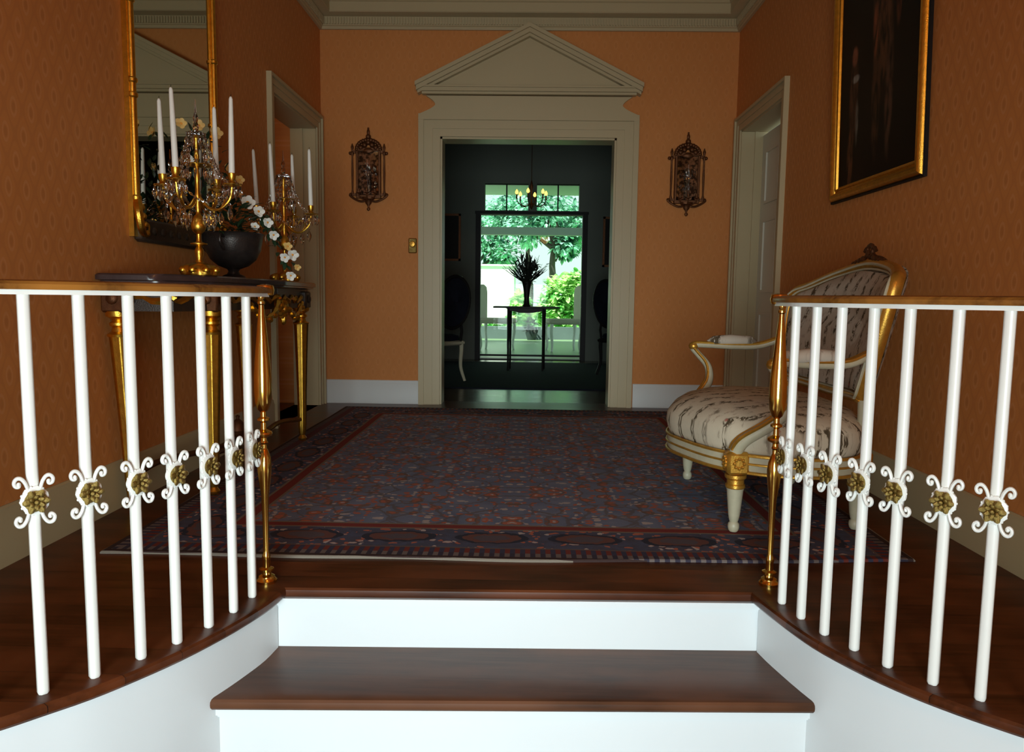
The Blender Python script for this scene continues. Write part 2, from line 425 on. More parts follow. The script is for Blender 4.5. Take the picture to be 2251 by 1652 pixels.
DL = (5.05, 6.07, 0, 2.19)   # side doorway, left
DR = (5.08, 6.05, 0, 2.19)
wall('wall_left', 'wallpaper_side', 'x', XL - T, XL, YF, YB, ZL, ZC, [DL])
wall('wall_right', 'wallpaper_side', 'x', XR, XR + T, YF, YB, ZL, ZC, [DR])
OX0, OX1, OZ = -.722, .684, 2.158
wall('wall_back', 'wallpaper_back', 'y', YB, YB + T, XL - T, XR + T, 0, ZC, [(OX0, OX1, 0, OZ)])
wall('wall_front', 'wallpaper_back', 'y', YF - T, YF, XL - T, XR + T, ZL, ZC, [(-1.1, .6, ZL, 1.35)])
struct(MB().b2(XL - T, XR + T, YF - T, YB + T, ZC, ZC + .15).build('ceiling', 'ceiling_paint', smooth=False))

# floor of the upper hall with the curved front edge
ELc = [(-1.683, .99), (-1.55, 1.055), (-1.40, 1.14), (-1.27, 1.23), (-1.15, 1.33), (-1.049, 1.423), (-.994, 1.482), (-.935, 1.548), (-.879, 1.630), (-.82, 1.732), (-.766, 1.855), (-.729, 1.965), (-.707, 2.049), (-.697, 2.135)]
ERc = [(.668, 2.172), (.684, 2.083), (.718, 1.940), (.75, 1.845), (.808, 1.731), (.868, 1.643), (.932, 1.571), (.994, 1.513), (1.04, 1.475), (1.15, 1.395), (1.28, 1.31), (1.42, 1.23), (1.53, 1.175), (1.626, 1.135)]
def grow(pts, xw):
    out = []
    for x, y in pts:
        k = 1.034; out.append((x * k, y * k, 0))
    q = [p for p in out if abs(p[0]) < abs(xw) - .03]; e = (xw, 1.02 if xw < 0 else 1.165, 0)
    return [e] + q if xw < 0 else q + [e]
EL3 = catmull(grow(ELc, XL), 3); ER3 = catmull(grow(ERc, XR), 3)
def offset(path, d):
    out = []
    for i, p in enumerate(path):
        a = path[max(i - 1, 0)]; b = path[min(i + 1, len(path) - 1)]; t = (b - a).normalized(); out.append(p + Vector((t.y, -t.x, 0)) * d)
    return out
NOSE = [(-.014, 0), (-.006, -.002), (-.001, -.008), (0, -.016), (-.001, -.024), (-.006, -.031), (-.014, -.034)]
def slab(path, back, prof, z=0):
    """solid board: nosing profile swept along path, closed at the back corner points"""
    m = MB(); n = len(path); rings = []
    for i in range(n):
        a = (path[i] - path[i - 1]).normalized() if i else None; b = (path[i + 1] - path[i]).normalized() if i < n - 1 else None
        a = a or b; b = b or a; t = (a + b).normalized(); N = Vector((t.y, -t.x, 0)); k = min(1.5, 1 / max(.3, N.dot(Vector((b.y, -b.x, 0)))))
        rings.append([path[i] + N * o * k + Vector((0, 0, z + zz)) for o, zz in prof])
    q = len(prof); vs = [v for r in rings for v in r]; fs = []
    for i in range(n - 1):
        for j in range(q - 1): fs.append((i * q + j, (i + 1) * q + j, (i + 1) * q + j + 1, i * q + j + 1))
    bt = len(vs); vs += [Vector((x, y, z)) for x, y in back]; bb = len(vs); vs += [Vector((x, y, z + prof[-1][1])) for x, y in back]
    fs.append(tuple(i * q for i in range(n)) + tuple(range(bt, bb))); fs.append(tuple([i * q + q - 1 for i in range(n)] + list(range(bb, len(vs))))[::-1])
    L = [bt - q] + list(range(bt, bb)) + [0]; Lb = [bt - 1] + list(range(bb, len(vs))) + [q - 1]
    for i in range(len(L) - 1):
        fs.append((L[i], L[i + 1], Lb[i + 1], Lb[i]))
    return m.add(vs, fs)
edge = EL3 + ER3
struct(slab(edge, [(XR, YB + T), (XL, YB + T)], NOSE).build('floor', 'hall_wood', ang=25))
# the lower entrance floor
struct(MB().b2(XL, XR, YF - T, 2.4, ZL - .1, ZL).build('floor', 'hall_wood', smooth=False))

# staircase ----------------------------------------------------------------
st = empty('staircase', 'short flight of dark wooden steps with white risers between two curved white walls', 'stairs', (0, 1.85, ZL))
def L_(m): return m.xf(Matrix.Translation((0, -1.85, -ZL)))
def skirt(pts):
    m = MB(); a = offset(pts, -.028); b = offset(pts, -.09); rs = []
    for p, q in zip(a, b): px_ = min(max(p.x, XL + .002), XR - .002); qx_ = min(max(q.x, XL + .002), XR - .002); rs.append([(px_, p.y, ZL), (px_, p.y, -.034), (qx_, q.y, -.034), (qx_, q.y, ZL)])
    return m.rings(rs)
L_(skirt(EL3)).build('curved_wall', 'white_paint', st, ang=25); L_(skirt(ER3)).build('curved_wall', 'white_paint', st, ang=25)
SL, SR = offset(EL3, -.031), offset(ER3, -.031)
def sx(S, y):
    for a, b in zip(S, S[1:]):
        if min(a.y, b.y) <= y <= max(a.y, b.y):
            t = (y - a.y) / (b.y - a.y + 1e-9); return a.x + (b.x - a.x) * t
    e = max(S, key=lambda p: p.y) if y > 2 else min(S, key=lambda p: p.y)
    return e.x
def riser(yl, yr, z0, z1):
    """slightly slanted white board between the two curved walls, with a small moulding at its top"""
    m = MB(); xl, xr = sx(SL, yl) - .004, sx(SR, yr) + .004
    m.prism([(xl, yl), (xr, yr), (xr, yr + .02), (xl, yl + .02)], z0, z1, 'z')
    m.prism([(xl, yl - .012), (xr, yr - .012), (xr, yr), (xl, yl)], z1 - .02, z1, 'z')
    m.prism([(xl, yl - .006), (xr, yr - .006), (xr, yr), (xl, yl)], z1 - .027, z1 - .02, 'z')
    return m
L_(riser(2.218, 2.258, -.19, -.034)).build('riser', 'white_paint', st, smooth=False)
fronts = [(1.900, 1.955), (1.59, 1.645), (1.28, 1.335)]
bk = (2.225, 2.262)
for i, (fl, fr) in enumerate(fronts):
    z = -.19 * (i + 1)
    ys = [bk[0] - (bk[0] - fl) * k / 8 for k in range(9)]; left = [Vector((sx(SL, y) + .001, y, 0)) for y in ys]
    ys = [fr + (bk[1] - fr) * k / 8 for k in range(9)]; right = [Vector((sx(SR, y) - .001, y, 0)) for y in ys]
    c0, c1 = left[-1], right[0]
    path = [c0, c0 + (c1 - c0) * .004, c0 + (c1 - c0) * .996, c1]
    m = slab(path, [(p.x, p.y) for p in right[1:]] + [(p.x, p.y) for p in left[:-1]], NOSE, z)
    L_(m).build('tread', 'tread_wood', st, ang=25)
    L_(riser(fl + .03, fr + .03, z - .19, z - .034)).build('riser', 'white_paint', st, smooth=False)
    bk = (fl + .04, fr + .04)

# baseboards, cornice, casings ---------------------------------------------
BB = [(0, 0), (.016, 0), (.016, .165), (.012, .172), (.010, .188), (.004, .195), (0, .195)]
def board(name, path, prof, mat='baseboard_daylit'): return struct(MB().sweep(path, prof).build(name, mat, ang=30))
board('baseboard_left', [(XL, 1.03, 0), (XL, 4.945, 0)], BB, 'trim_paint')
board('baseboard_right', [(XR, 4.965, 0), (XR, 1.18, 0)], BB, 'trim_paint')  # side boards take the darker, warmer trim tone in place of dimmer light
board('baseboard_back', [(XL + .02, YB, 0), (-.898, YB, 0)], BB); board('baseboard_back', [(.868, YB, 0), (XR - .02, YB, 0)], BB)
CR = [(0, 2.975), (.020, 2.975), (.026, 2.985), (.026, 2.995), (.036, 3.0), (.036, 3.065), (.055, 3.070), (.10, 3.078), (.106, 3.085), (.106, 3.15), (.118, 3.158), (.118, 3.17), (.15, 3.2), (.19, 3.215), (.2, 3.24), (0, 3.24)]
ring = [(XL, YF, 0), (XL, YB, 0), (XR, YB, 0), (XR, YF, 0)]
m = MB().sweep(ring, CR, closed=True)
def dent(n, f):
    for i in range(n): m.box(*f(i))
dent(150, lambda i: ((XL + .045 + .022 * i, YB - .042, 3.032), (.012, .012, .05)))
for i in range(200):
    m.box((XL + .042, YB - .06 - .022 * i, 3.032), (.012, .012, .05)); m.box((XR - .042, YB - .06 - .022 * i, 3.032), (.012, .012, .05))
struct(m.build('trim_1', 'trim_paint', ang=25))

# pedimented doorcase on the back wall
dc = struct(bpy.data.objects.new('door_1', None)); COL.objects.link(dc); dc.location = (-.019, YB, 0)
def casing_profile(path, w, closedside):
    pass
m = MB(); hw, ht, cw = .703, OZ, .172
# architrave: three stepped fascias each side and across the head
for k, (a, b, dth) in enumerate(((0, .06, .022), (.06, .13, .030), (.13, .172, .045))):
    for sgn in (-1, 1): m.b2(sgn * (hw + a), sgn * (hw + b), -dth, 0, 0, ht + b)
    m.b2(-hw - a, hw + a, -dth, 0, ht + a, ht + b)
m.b2(-hw - .172, hw + .172, -.05, -.03, ht + .125, ht + .14)
# jamb linings through the wall
for sgn in (-1, 1): m.b2(sgn * hw, sgn * (hw - .015), 0, T, 0, ht)
m.b2(-hw, hw, 0, T, ht - .015, ht)
m.build('architrave', 'trim_paint', dc, smooth=False)
# scooped frieze
zb, zt, hb = ht + .172, 2.47, .872
arc = [(hb - .075 * math.sin(PI * t / 10) ** 1 * (1 if t < 5 else 1) - (.055 if t > 5 else .055 * t / 5), zb + (zt - zb) * t / 10) for t in range(11)]
poly = [(-x, z) for x, z in arc][::-1]; poly = [(x, z) for x, z in arc] + poly
MB().prism(poly, -.032, 0, 'y').build('frieze', 'trim_paint', dc, smooth=False)
# pediment
m = MB(); zc0, ap, hc = 2.478, 3.0, .892
for z0, z1, dth, hwd in ((zc0, zc0 + .018, .06, .845), (zc0 + .018, zc0 + .045, .085, .862), (zc0 + .045, zc0 + .058, .10, .875)): m.b2(-hwd, hwd, -dth, 0, z0, z1)
sl = (ap - 2.556) / hc
for off, th, dth in ((0, .030, .125), (.030, .034, .105), (.064, .022, .08)):
    for sgn in (-1, 1):
        top = [(0, ap - off), (sgn * hc * (1 - off * .25), 2.556 - off + hc * off * .25 * sl)]
        m.prism([(top[0][0], top[0][1]), (top[1][0], top[1][1]), (top[1][0], top[1][1] - th), (top[0][0], top[0][1] - th)], -dth, 0, 'y')
m.build('pediment', 'trim_paint', dc, smooth=False)
MB().prism([(-.80, zc0 + .05), (.80, zc0 + .05), (0, ap - .08)], -.03, 0, 'y').build('tympanum', 'trim_paint', dc, smooth=False)

def side_case(name, xw, sg, d, leaf):
    """casing and lining of a doorway in a side wall; sg points into the room"""
    r = struct(bpy.data.objects.new(name, None)); COL.objects.link(r); r.location = (xw, (d[0] + d[1]) / 2, 0); y0, y1 = d[0] - r.location.y, d[1] - r.location.y
    m = MB(); w = .105
    for a, b, t in ((0, .045, .014), (.045, .085, .020), (.085, w, .034)):
        m.b2(0, sg * t, y0 - b, y0 - a, 0, d[3] + b); m.b2(0, sg * t, y1 + a, y1 + b, 0, d[3] + b); m.b2(0, sg * t, y0 - a, y1 + a, d[3] + a, d[3] + b)
    m.build('casing', 'trim_paint', r, smooth=False)
    m = MB(); m.b2(0, -sg * T, y0, y0 + .012, 0, d[3]); m.b2(0, -sg * T, y1 - .012, y1, 0, d[3]); m.b2(0, -sg * T, y0, y1, d[3] - .012, d[3])
    m.b2(-sg * .1, -sg * .12, y1 - .024, y1 - .012, 0, d[3])
    m.build('jamb', 'trim_paint', r, smooth=False)
    if leaf:
        m = MB(); x0, x1 = -sg * (T - .002), -sg * (T - .035); m.b2(x0, x1, y0 + .014, y1 - .014, .01, d[3] - .04); wd = y1 - y0
        for py0, py1 in ((y0 + .12, -.05), (.05, y1 - .12)):
            for z0, z1 in ((.2, .8), (.95, 1.5), (1.62, 2.02)):
                m.b2(x1, x1 + sg * .012, py0, py1, z0, z0 + .02); m.b2(x1, x1 + sg * .012, py0, py1, z1 - .02, z1)
                m.b2(x1, x1 + sg * .012, py0, py0 + .02, z0 + .02, z1 - .02); m.b2(x1, x1 + sg * .012, py1 - .02, py1, z0 + .02, z1 - .02)
        lf = m.build('door_leaf', 'door_paint', r, smooth=False)
        MB().lathe([(.018, 0), (.018, .006), (.007, .01), (.007, .03), (.02, .04), (.024, .055), (.015, .068), (0, .07)], (x1, y0 + .075, 1.0), 12, Matrix.Rotation(sg * PI / 2, 3, 'Y')).build('door_knob', 'brass', lf)
    return r
side_case('door_2', XL, 1, DL, False); side_case('door_3', XR, -1, DR, True)
# small room seen through the left doorway
m = MB(); m.b2(-3.5, -3.4, 4.2, 6.22, 0, 2.8); m.b2(-3.4, XL - T, 4.1, 4.2, 0, 2.8); m.b2(-3.4, XL - T, 6.17, 6.22, 0, 2.8)
struct(m.build('wall_side', 'wallpaper_side', smooth=False))
struct(MB().b2(-3.5, XL - T, 4.1, 6.22, -.05, -.001).b2(XL - T, XL, DL[0], DL[1], -.05, 0).build('floor', 'hall_wood', smooth=False)); struct(MB().b2(-3.5, XL - T, 4.1, 6.22, 2.8, 2.9).build('ceiling', 'ceiling_paint', smooth=False))
struct(MB().b2(XR, XR + T, DR[0], DR[1], -.05, 0).build('floor', 'hall_wood', smooth=False))

# balustrades ---------------------------------------------------------------
def baluster_mesh(h):
    r = .0112; m = MB(); pr = [(r * .84, 0), (r, .004), (r, .01), (r, h)]
    rs = []
    for rr, z in pr:
        rs.append([Vector((px * rr, py * rr, z)) for px, py in ((1, .55), (.55, 1), (-.55, 1), (-1, .55), (-1, -.55), (-.55, -1), (.55, -1), (1, -.55))])
    return m.rings(rs)
def scroll_mesh():
    """four C-scrolls around a scalloped disc, in the x-z plane, centred on the origin, facing +y"""
    m = MB()
    for sx_ in (-1, 1):
        for sz in (-1, 1):
            pts = [(.012, .018), (.0165, .033), (.022, .047), (.031, .0575), (.0415, .058), (.0475, .0495), (.045, .0405), (.0375, .038), (.0345, .043)]
            P = catmull([(a * sx_, 0, b * sz) for a, b in pts], 4); n = len(P)
            m.tube(P, [.0045 + .0006 * math.sin(PI * i / n) for i in range(n)], 8, flat=1.25)
            m.sphere((.0365 * sx_, 0, .0435 * sz), .0062, 8, 5, (1, 1.2, 1))
    ring = []; N = 48
    for yy, k in ((-.003, .94), (-.003, 1), (.004, 1), (.006, .9)):
        ring.append([Vector(((.0335 + .0028 * abs(math.cos(7 * PI * j / N))) * k * math.cos(2 * PI * j / N), yy, (.0335 + .0028 * abs(math.cos(7 * PI * j / N))) * k * math.sin(2 * PI * j / N))) for j in range(N)])
    m.rings(ring)
    for j in range(14):
        a = 2 * PI * j / 14; m.sphere((.034 * math.cos(a), .001, .034 * math.sin(a)), .0042, 6, 4)
    return m.xf(Matrix.Diagonal((.76, .8, .88, 1)))
def rosette_mesh():
    m = MB()
    m.lathe([(.024, 0), (.026, .004), (.016, .008)], (0, 0, 0), 16, Matrix.Rotation(-PI / 2, 3, 'X'))
    for lay, (n, r, l, w, y, tilt) in enumerate(((6, .017, .0155, .0095, .009, .25), (6, .0105, .010, .0065, .0145, .75))):
        for k in range(n):
            a = 2 * PI * (k + .5 * lay) / n; R = Matrix.Rotation(-a, 3, 'Y') @ Matrix.Rotation(tilt, 3, 'Z')
            m.sphere((r * math.cos(a), y, r * math.sin(a)), 1, 8, 5, (l, .0042, w), R)
    m.sphere((0, .019, 0), .0062, 8, 5)
    return m.xf(Matrix.Diagonal((.84, .8, .88, 1)))
def newel_mesh(h):
    pr = [(.030, 0), (.031, .008), (.026, .014), (.024, .02), (.014, .026), (.013, .032), (.022, .037), (.022, .043), (.012, .048), (.0115, .07), (.0135, .078), (.0115, .086), (.0085, .1), (.0095, .2), (.0115, .27),
          (.017, .31), (.0205, .34), (.0215, .36), (.019, .385), (.011, .408), (.0085, .413), (.0085, .425), (.012, .43), (.009, .437), (.009, .445), (.024, .452), (.0255, .457), (.024, .462), (.009, .47), (.008, .49), (.012, .494), (.018, .497), (.018, .503), (.009, .508), (.009, .522), (.017, .53), (.0235, .55),
          (.0262, .585), (.0255, .63), (.022, .68), (.0165, .74), (.011, .80), (.008, .83), (.0075, .838), (.011, .842), (.011, .848), (.007, .852), (.0095, .858), (.0095, .864)]
    k = h / .864
    return MB().lathe([(r, z * k) for r, z in pr], (0, 0, 0), 28)
protos = {}
def balustrade(label, bases, newel, ztop, side):
    t = empty('balustrade', label, 'stair railing', (*newel, 0), 0, 'pair of white railings flanking the steps')
    o = Vector((*newel, 0))
    path = [Vector((*newel, 0)) - o] + [Vector((x, y, 0)) - o for x, y in bases]
    first = path[0] - (path[1] - path[0]).normalized() * .035
    last = path[-1] + (path[-1] - path[-2]).normalized() * .075; P = catmull([first] + path + [last], 5); P = [p + Vector((0, 0, 0)) for p in P]
    cap = [(-.024, ztop + .013), (-.0225, ztop + .0085), (.0225, ztop + .0085), (.024, ztop + .013), (.024, ztop + .020), (.018, ztop + .026), (0, ztop + .029), (-.018, ztop + .026), (-.024, ztop + .020)]
    MB().sweep(P, cap).build('handrail', 'rail_wood', t, ang=30)
    MB().sweep(P[2:], [(-.015, ztop - .002), (.015, ztop - .002), (.015, ztop + .0086), (-.015, ztop + .0086)]).build('rail_channel', 'rail_paint', t, smooth=False)
    newel_mesh(ztop).build('newel_post', 'brass', t, ang=30)
    MB().lathe([(.012, -.004), (.024, 0), (.027, .014), (.024, .028), (.010, .032)], (P[0].x, P[0].y, ztop + .004), 20).build('rail_end', 'brass', t)
    for i, p in enumerate(path[1:]):
        a = path[i]; b = path[min(i + 2, len(path) - 1)]; d = (b - a); ang = math.atan2(d.y, d.x)
        # scroll faces the steps
        yaw = ang if side < 0 else ang
        nrm = Vector((-math.sin(yaw), math.cos(yaw)))
        if nrm.x * side > 0 or nrm.y > 0 and abs(nrm.x) < .1: yaw += PI
        if 'bal' not in protos:
            b0 = baluster_mesh(ztop).build('baluster', 'rail_paint', t, ang=50)
            s0 = scroll_mesh().build('scroll_ornament', 'rail_paint', b0, loc=(0, .013, .437)); r0 = rosette_mesh().build('rosette', 'bronze_flower', b0, loc=(0, .019, .437)); r0['label'] = 'gilded six-petalled rosette'
            protos['bal'] = b0
        else:
            b0 = copy_tree(protos['bal'], t)
        b0.location = (p.x, p.y, 0); b0.rotation_euler = (0, 0, yaw); b0.parent = t
        b0.scale.z = 1
    return t
LBp = [(-.796, 2.133), (-.809, 2.025), (-.837, 1.926), (-.877, 1.829), (-.926, 1.744), (-.986, 1.65), (-1.058, 1.575), (-1.135, 1.50), (-1.215, 1.43), (-1.30, 1.365), (-1.39, 1.305), (-1.48, 1.25), (-1.575, 1.20)]
RBp = [(.758, 2.168), (.777, 2.064), (.803, 1.963), (.845, 1.876), (.889, 1.789), (.956, 1.708), (1.026, 1.641), (1.105, 1.575), (1.19, 1.515), (1.275, 1.46), (1.36, 1.41), (1.445, 1.365), (1.53, 1.325)]
balustrade('white balustrade left of the steps, in front of the gilded console table', LBp, (-.794, 2.251), .877, -1)
protos.clear()
balustrade('white balustrade right of the steps, in front of the brocade settee', RBp, (.766, 2.315), .870, 1)

# rug -----------------------------------------------------------------------
cx, cy = (RX0 + RX1) / 2, (RY0 + RY1) / 2
m = MB(); N = 40; top = []; random.seed(3)
def rugp(u, v):
    x = RX0 + (RX1 - RX0) * u; y = RY0 + (RY1 - RY0) * v + (1 - v) * (.19 * max(0, u - .45) ** 1.5 + .006 * math.sin(u * 21))
    return x - cx + .005 * math.sin(v * 17), y - cy
vs = []; fs = []
for k, (ins, z) in enumerate(((0, .0008), (0, .006), (.004, .010))):
    for i in range(N + 1):
        for j in range(N + 1):
            x, y = rugp(i / N, j / N)
            if ins and i in (0, N): x += ins * (1 if i == 0 else -1)
            if ins and j in (0, N): y += ins * (1 if j == 0 else -1)
            if k == 2: vs.append((x, y, z + .0012 * math.sin(i * .9) * math.sin(j * .7)))
            elif i in (0, N) or j in (0, N): vs.append((x, y, z))
idx2 = len(vs) - (N + 1) ** 2
for i in range(N):
    for j in range(N): a = idx2 + i * (N + 1) + j; fs.append((a, a + N + 1, a + N + 2, a + 1))
m.add(vs[idx2:], [tuple(a - idx2 for a in f) for f in fs])
per = [(i, 0) for i in range(N)] + [(N, j) for j in range(N)] + [(i, N) for i in range(N, 0, -1)] + [(0, j) for j in range(N, 0, -1)]
rs = []
for z, ins in ((.0008, 0), (.006, 0), (.010, .004)):
    ring = []
    for i, j in per:
        x, y = rugp(i / N, j / N)
        if ins and i in (0, N): x += ins * (1 if i == 0 else -1)
        if ins and j in (0, N): y += ins * (1 if j == 0 else -1)
        ring.append((x, y, z + (.0012 * math.sin(i * .9) * math.sin(j * .7) if ins else 0)))
    rs.append(ring)
m.rings(rs, cap=False)
tag(m.build('rug', 'rug_wool', loc=(cx, cy, 0)), 'large oriental rug in dark blue and rust on the hall floor', 'rug')

# console table ---------------------------------------------------------------
ct = empty('console_table', 'gilded console table with dark marble top against the left wall', 'console table', (-1.5, 3.87, .0105))
def cl(x, y): return (x + 1.5, y - 3.87)
def rounded(poly, r=.04, k=4):
    out = []; n = len(poly)
    for i in range(n):
        p = Vector(poly[i]); a = (Vector(poly[i - 1]) - p).normalized(); b = (Vector(poly[(i + 1) % n]) - p).normalized()
        for j in range(k + 1):
            t = j / k; out.append(tuple((p + a * r) * (1 - t) ** 2 + p * 2 * t * (1 - t) + (p + b * r) * t * t))
    return out
tp = rounded([cl(-1.675, 2.90), cl(-1.675, 4.94), cl(-1.45, 4.88), cl(-1.29, 4.62), cl(-1.265, 4.30), cl(-1.235, 3.87), cl(-1.265, 3.44), cl(-1.29, 3.12), cl(-1.45, 2.93)], .03)
def inset(poly, d):
    c = Vector((sum(p[0] for p in poly) / len(poly), sum(p[1] for p in poly) / len(poly))); out = []
    for p in poly:
        v = Vector(p) - c; out.append((p[0] - math.copysign(min(d, abs(v.x)), v.x), p[1] - math.copysign(min(d, abs(v.y)), v.y)))
    return out
rs = []
for d, z in ((.03, .905), (.012, .912), (.012, .918), (.0, .922), (0, .940), (.006, .946), (.012, .947)): rs.append([(*p, z) for p in (inset(tp, d) if d else tp)])
MB().rings(rs).build('table_top', 'marble_top', ct, ang=30)
ap = inset(tp, .05)
m = MB(); m.rings([[(*p, z) for p in q] for q, z in ((ap, .80), (ap, .905))])
apron = m.build('apron', 'dark_carved', ct, ang=30)
# gilt carving on the apron front
random.seed(5)
m = MB(); xs = []
for i, p in enumerate(ap):
    q = ap[(i + 1) % len(ap)]
    if p[0] < -.13 and q[0] < -.13: continue
    L = (Vector(q) - Vector(p)).length; kk = max(1, int(L / .03))
    for j in range(kk):
        w = Vector(p).lerp(Vector(q), (j + .5) / kk); xs.append(Vector((w.x, w.y, .85 + .012 * math.sin(len(xs) * 1.3))))
m.tube(xs, [.013 + .006 * math.sin(i * 2.1) for i in range(len(xs))], 6); m.build('carved_band', 'gilt', apron)
def swag(sgn):
    m = MB(); P = catmull([(.235, sgn * .04, .84), (.245, sgn * .12, .79), (.24, sgn * .22, .76), (.232, sgn * .32, .785), (.225, sgn * .40, .83), (.215, sgn * .36, .80)], 5); m.tube(P, [.015 - .006 * i / len(P) + .004 * math.sin(i * 1.7) for i in range(len(P))], 6)
    for k in range(6): i = 3 + 3 * k; m.sphere(P[min(i, len(P) - 1)] + Vector((.004, 0, -.012)), .018, 6, 4, (1, 1, .8))
    m.build('swag', 'gilt', apron)
swag(-1); swag(1)
m = MB()
for k in range(7): a = 2 * PI * k / 7; m.sphere((.245, .03 * math.cos(a), .80 + .035 * math.sin(a)), .02, 6, 4)
m.sphere((.25, 0, .80), .026, 8, 5); m.sphere((.246, 0, .75), .02, 8, 5, (1, 1, 1.6)); m.build('carved_shell', 'gilt', apron)
def table_leg(x, y, tx=0, ty=0, dark=False):
    lx, ly = cl(x, y); m = MB(); N = 24; rs = []
    for z, r in ((.035, .017), (.05, .021), (.10, .024), (.30, .028), (.50, .034), (.66, .040), (.70, .042)):
        k = z / .8; rs.append([(lx + tx * (k) + (r * (1 - .16 * (j % 3 == 0))) * math.cos(2 * PI * j / N), ly + ty * k + (r * (1 - .16 * (j % 3 == 0))) * math.sin(2 * PI * j / N), z) for j in range(N)])
    m.rings(rs)
    leg = m.build('leg', 'gilt', ct, ang=60)
    X, Y = lx + tx, ly + ty
    MB().lathe([(.044, .70), (.047, .71), (.03, .72), (.026, .735), (.036, .745), (.036, .755), (.026, .762), (.03, .77), (.048, .78), (.05, .80)], (X, Y, 0), 20).build('capital', 'gilt', leg)
    m = MB(); m.box((X, Y, .845), (.095, .095, .10), bev=.008)
    for a, b in ((0, .05), (.05, 0), (0, -.05)): m.sphere((X + a, Y + b, .85), .024, 8, 5, (.5 if a else 1, .5 if b else 1, 1))
    m.build('corner_block', 'dark_carved' if dark else 'old_gilt', leg)
    (MB().lathe([(.018, .001), (.024, .006), (.026, .016), (.018, .028), (.014, .036)], (lx, ly, 0), 14).lathe([(.018, -.0095), (.018, .002)], (lx, ly, 0), 14) if x < -1.45 else MB().lathe([(.018, .0), (.024, .006), (.026, .016), (.018, .028), (.014, .036)], (lx, ly, 0), 14)).build('foot', 'gilt', leg)
table_leg(-1.362, 3.225, .012, -.01); table_leg(-1.352, 4.50, 0, .005, True); table_leg(-1.60, 3.0, 0, -.055); table_leg(-1.56, 4.18, 0, -.04)
m = MB(); zz = .13
for a, b in (((-1.362, 3.225), (-1.5, 3.87)), ((-1.352, 4.5), (-1.5, 3.87)), ((-1.6, 3.0), (-1.5, 3.87)), ((-1.56, 4.18), (-1.5, 3.87))):
    A, B = cl(*a), cl(*b); P = catmull([(A[0], A[1], zz), ((A[0] * .7 + B[0] * .3) - .03, A[1] * .7 + B[1] * .3, zz + .01), ((A[0] * .3 + B[0] * .7) + .02, A[1] * .3 + B[1] * .7, zz - .005), (B[0], B[1], zz)], 5)
    m.tube(P, .014, 8)
m.lathe([(.03, .11), (.05, .12), (.05, .14), (.03, .15), (.04, .17), (.03, .21), (.008, .23), (.012, .245), (.002, .25)], (0, 0, 0), 14)
m.build('stretcher', 'old_gilt', ct)

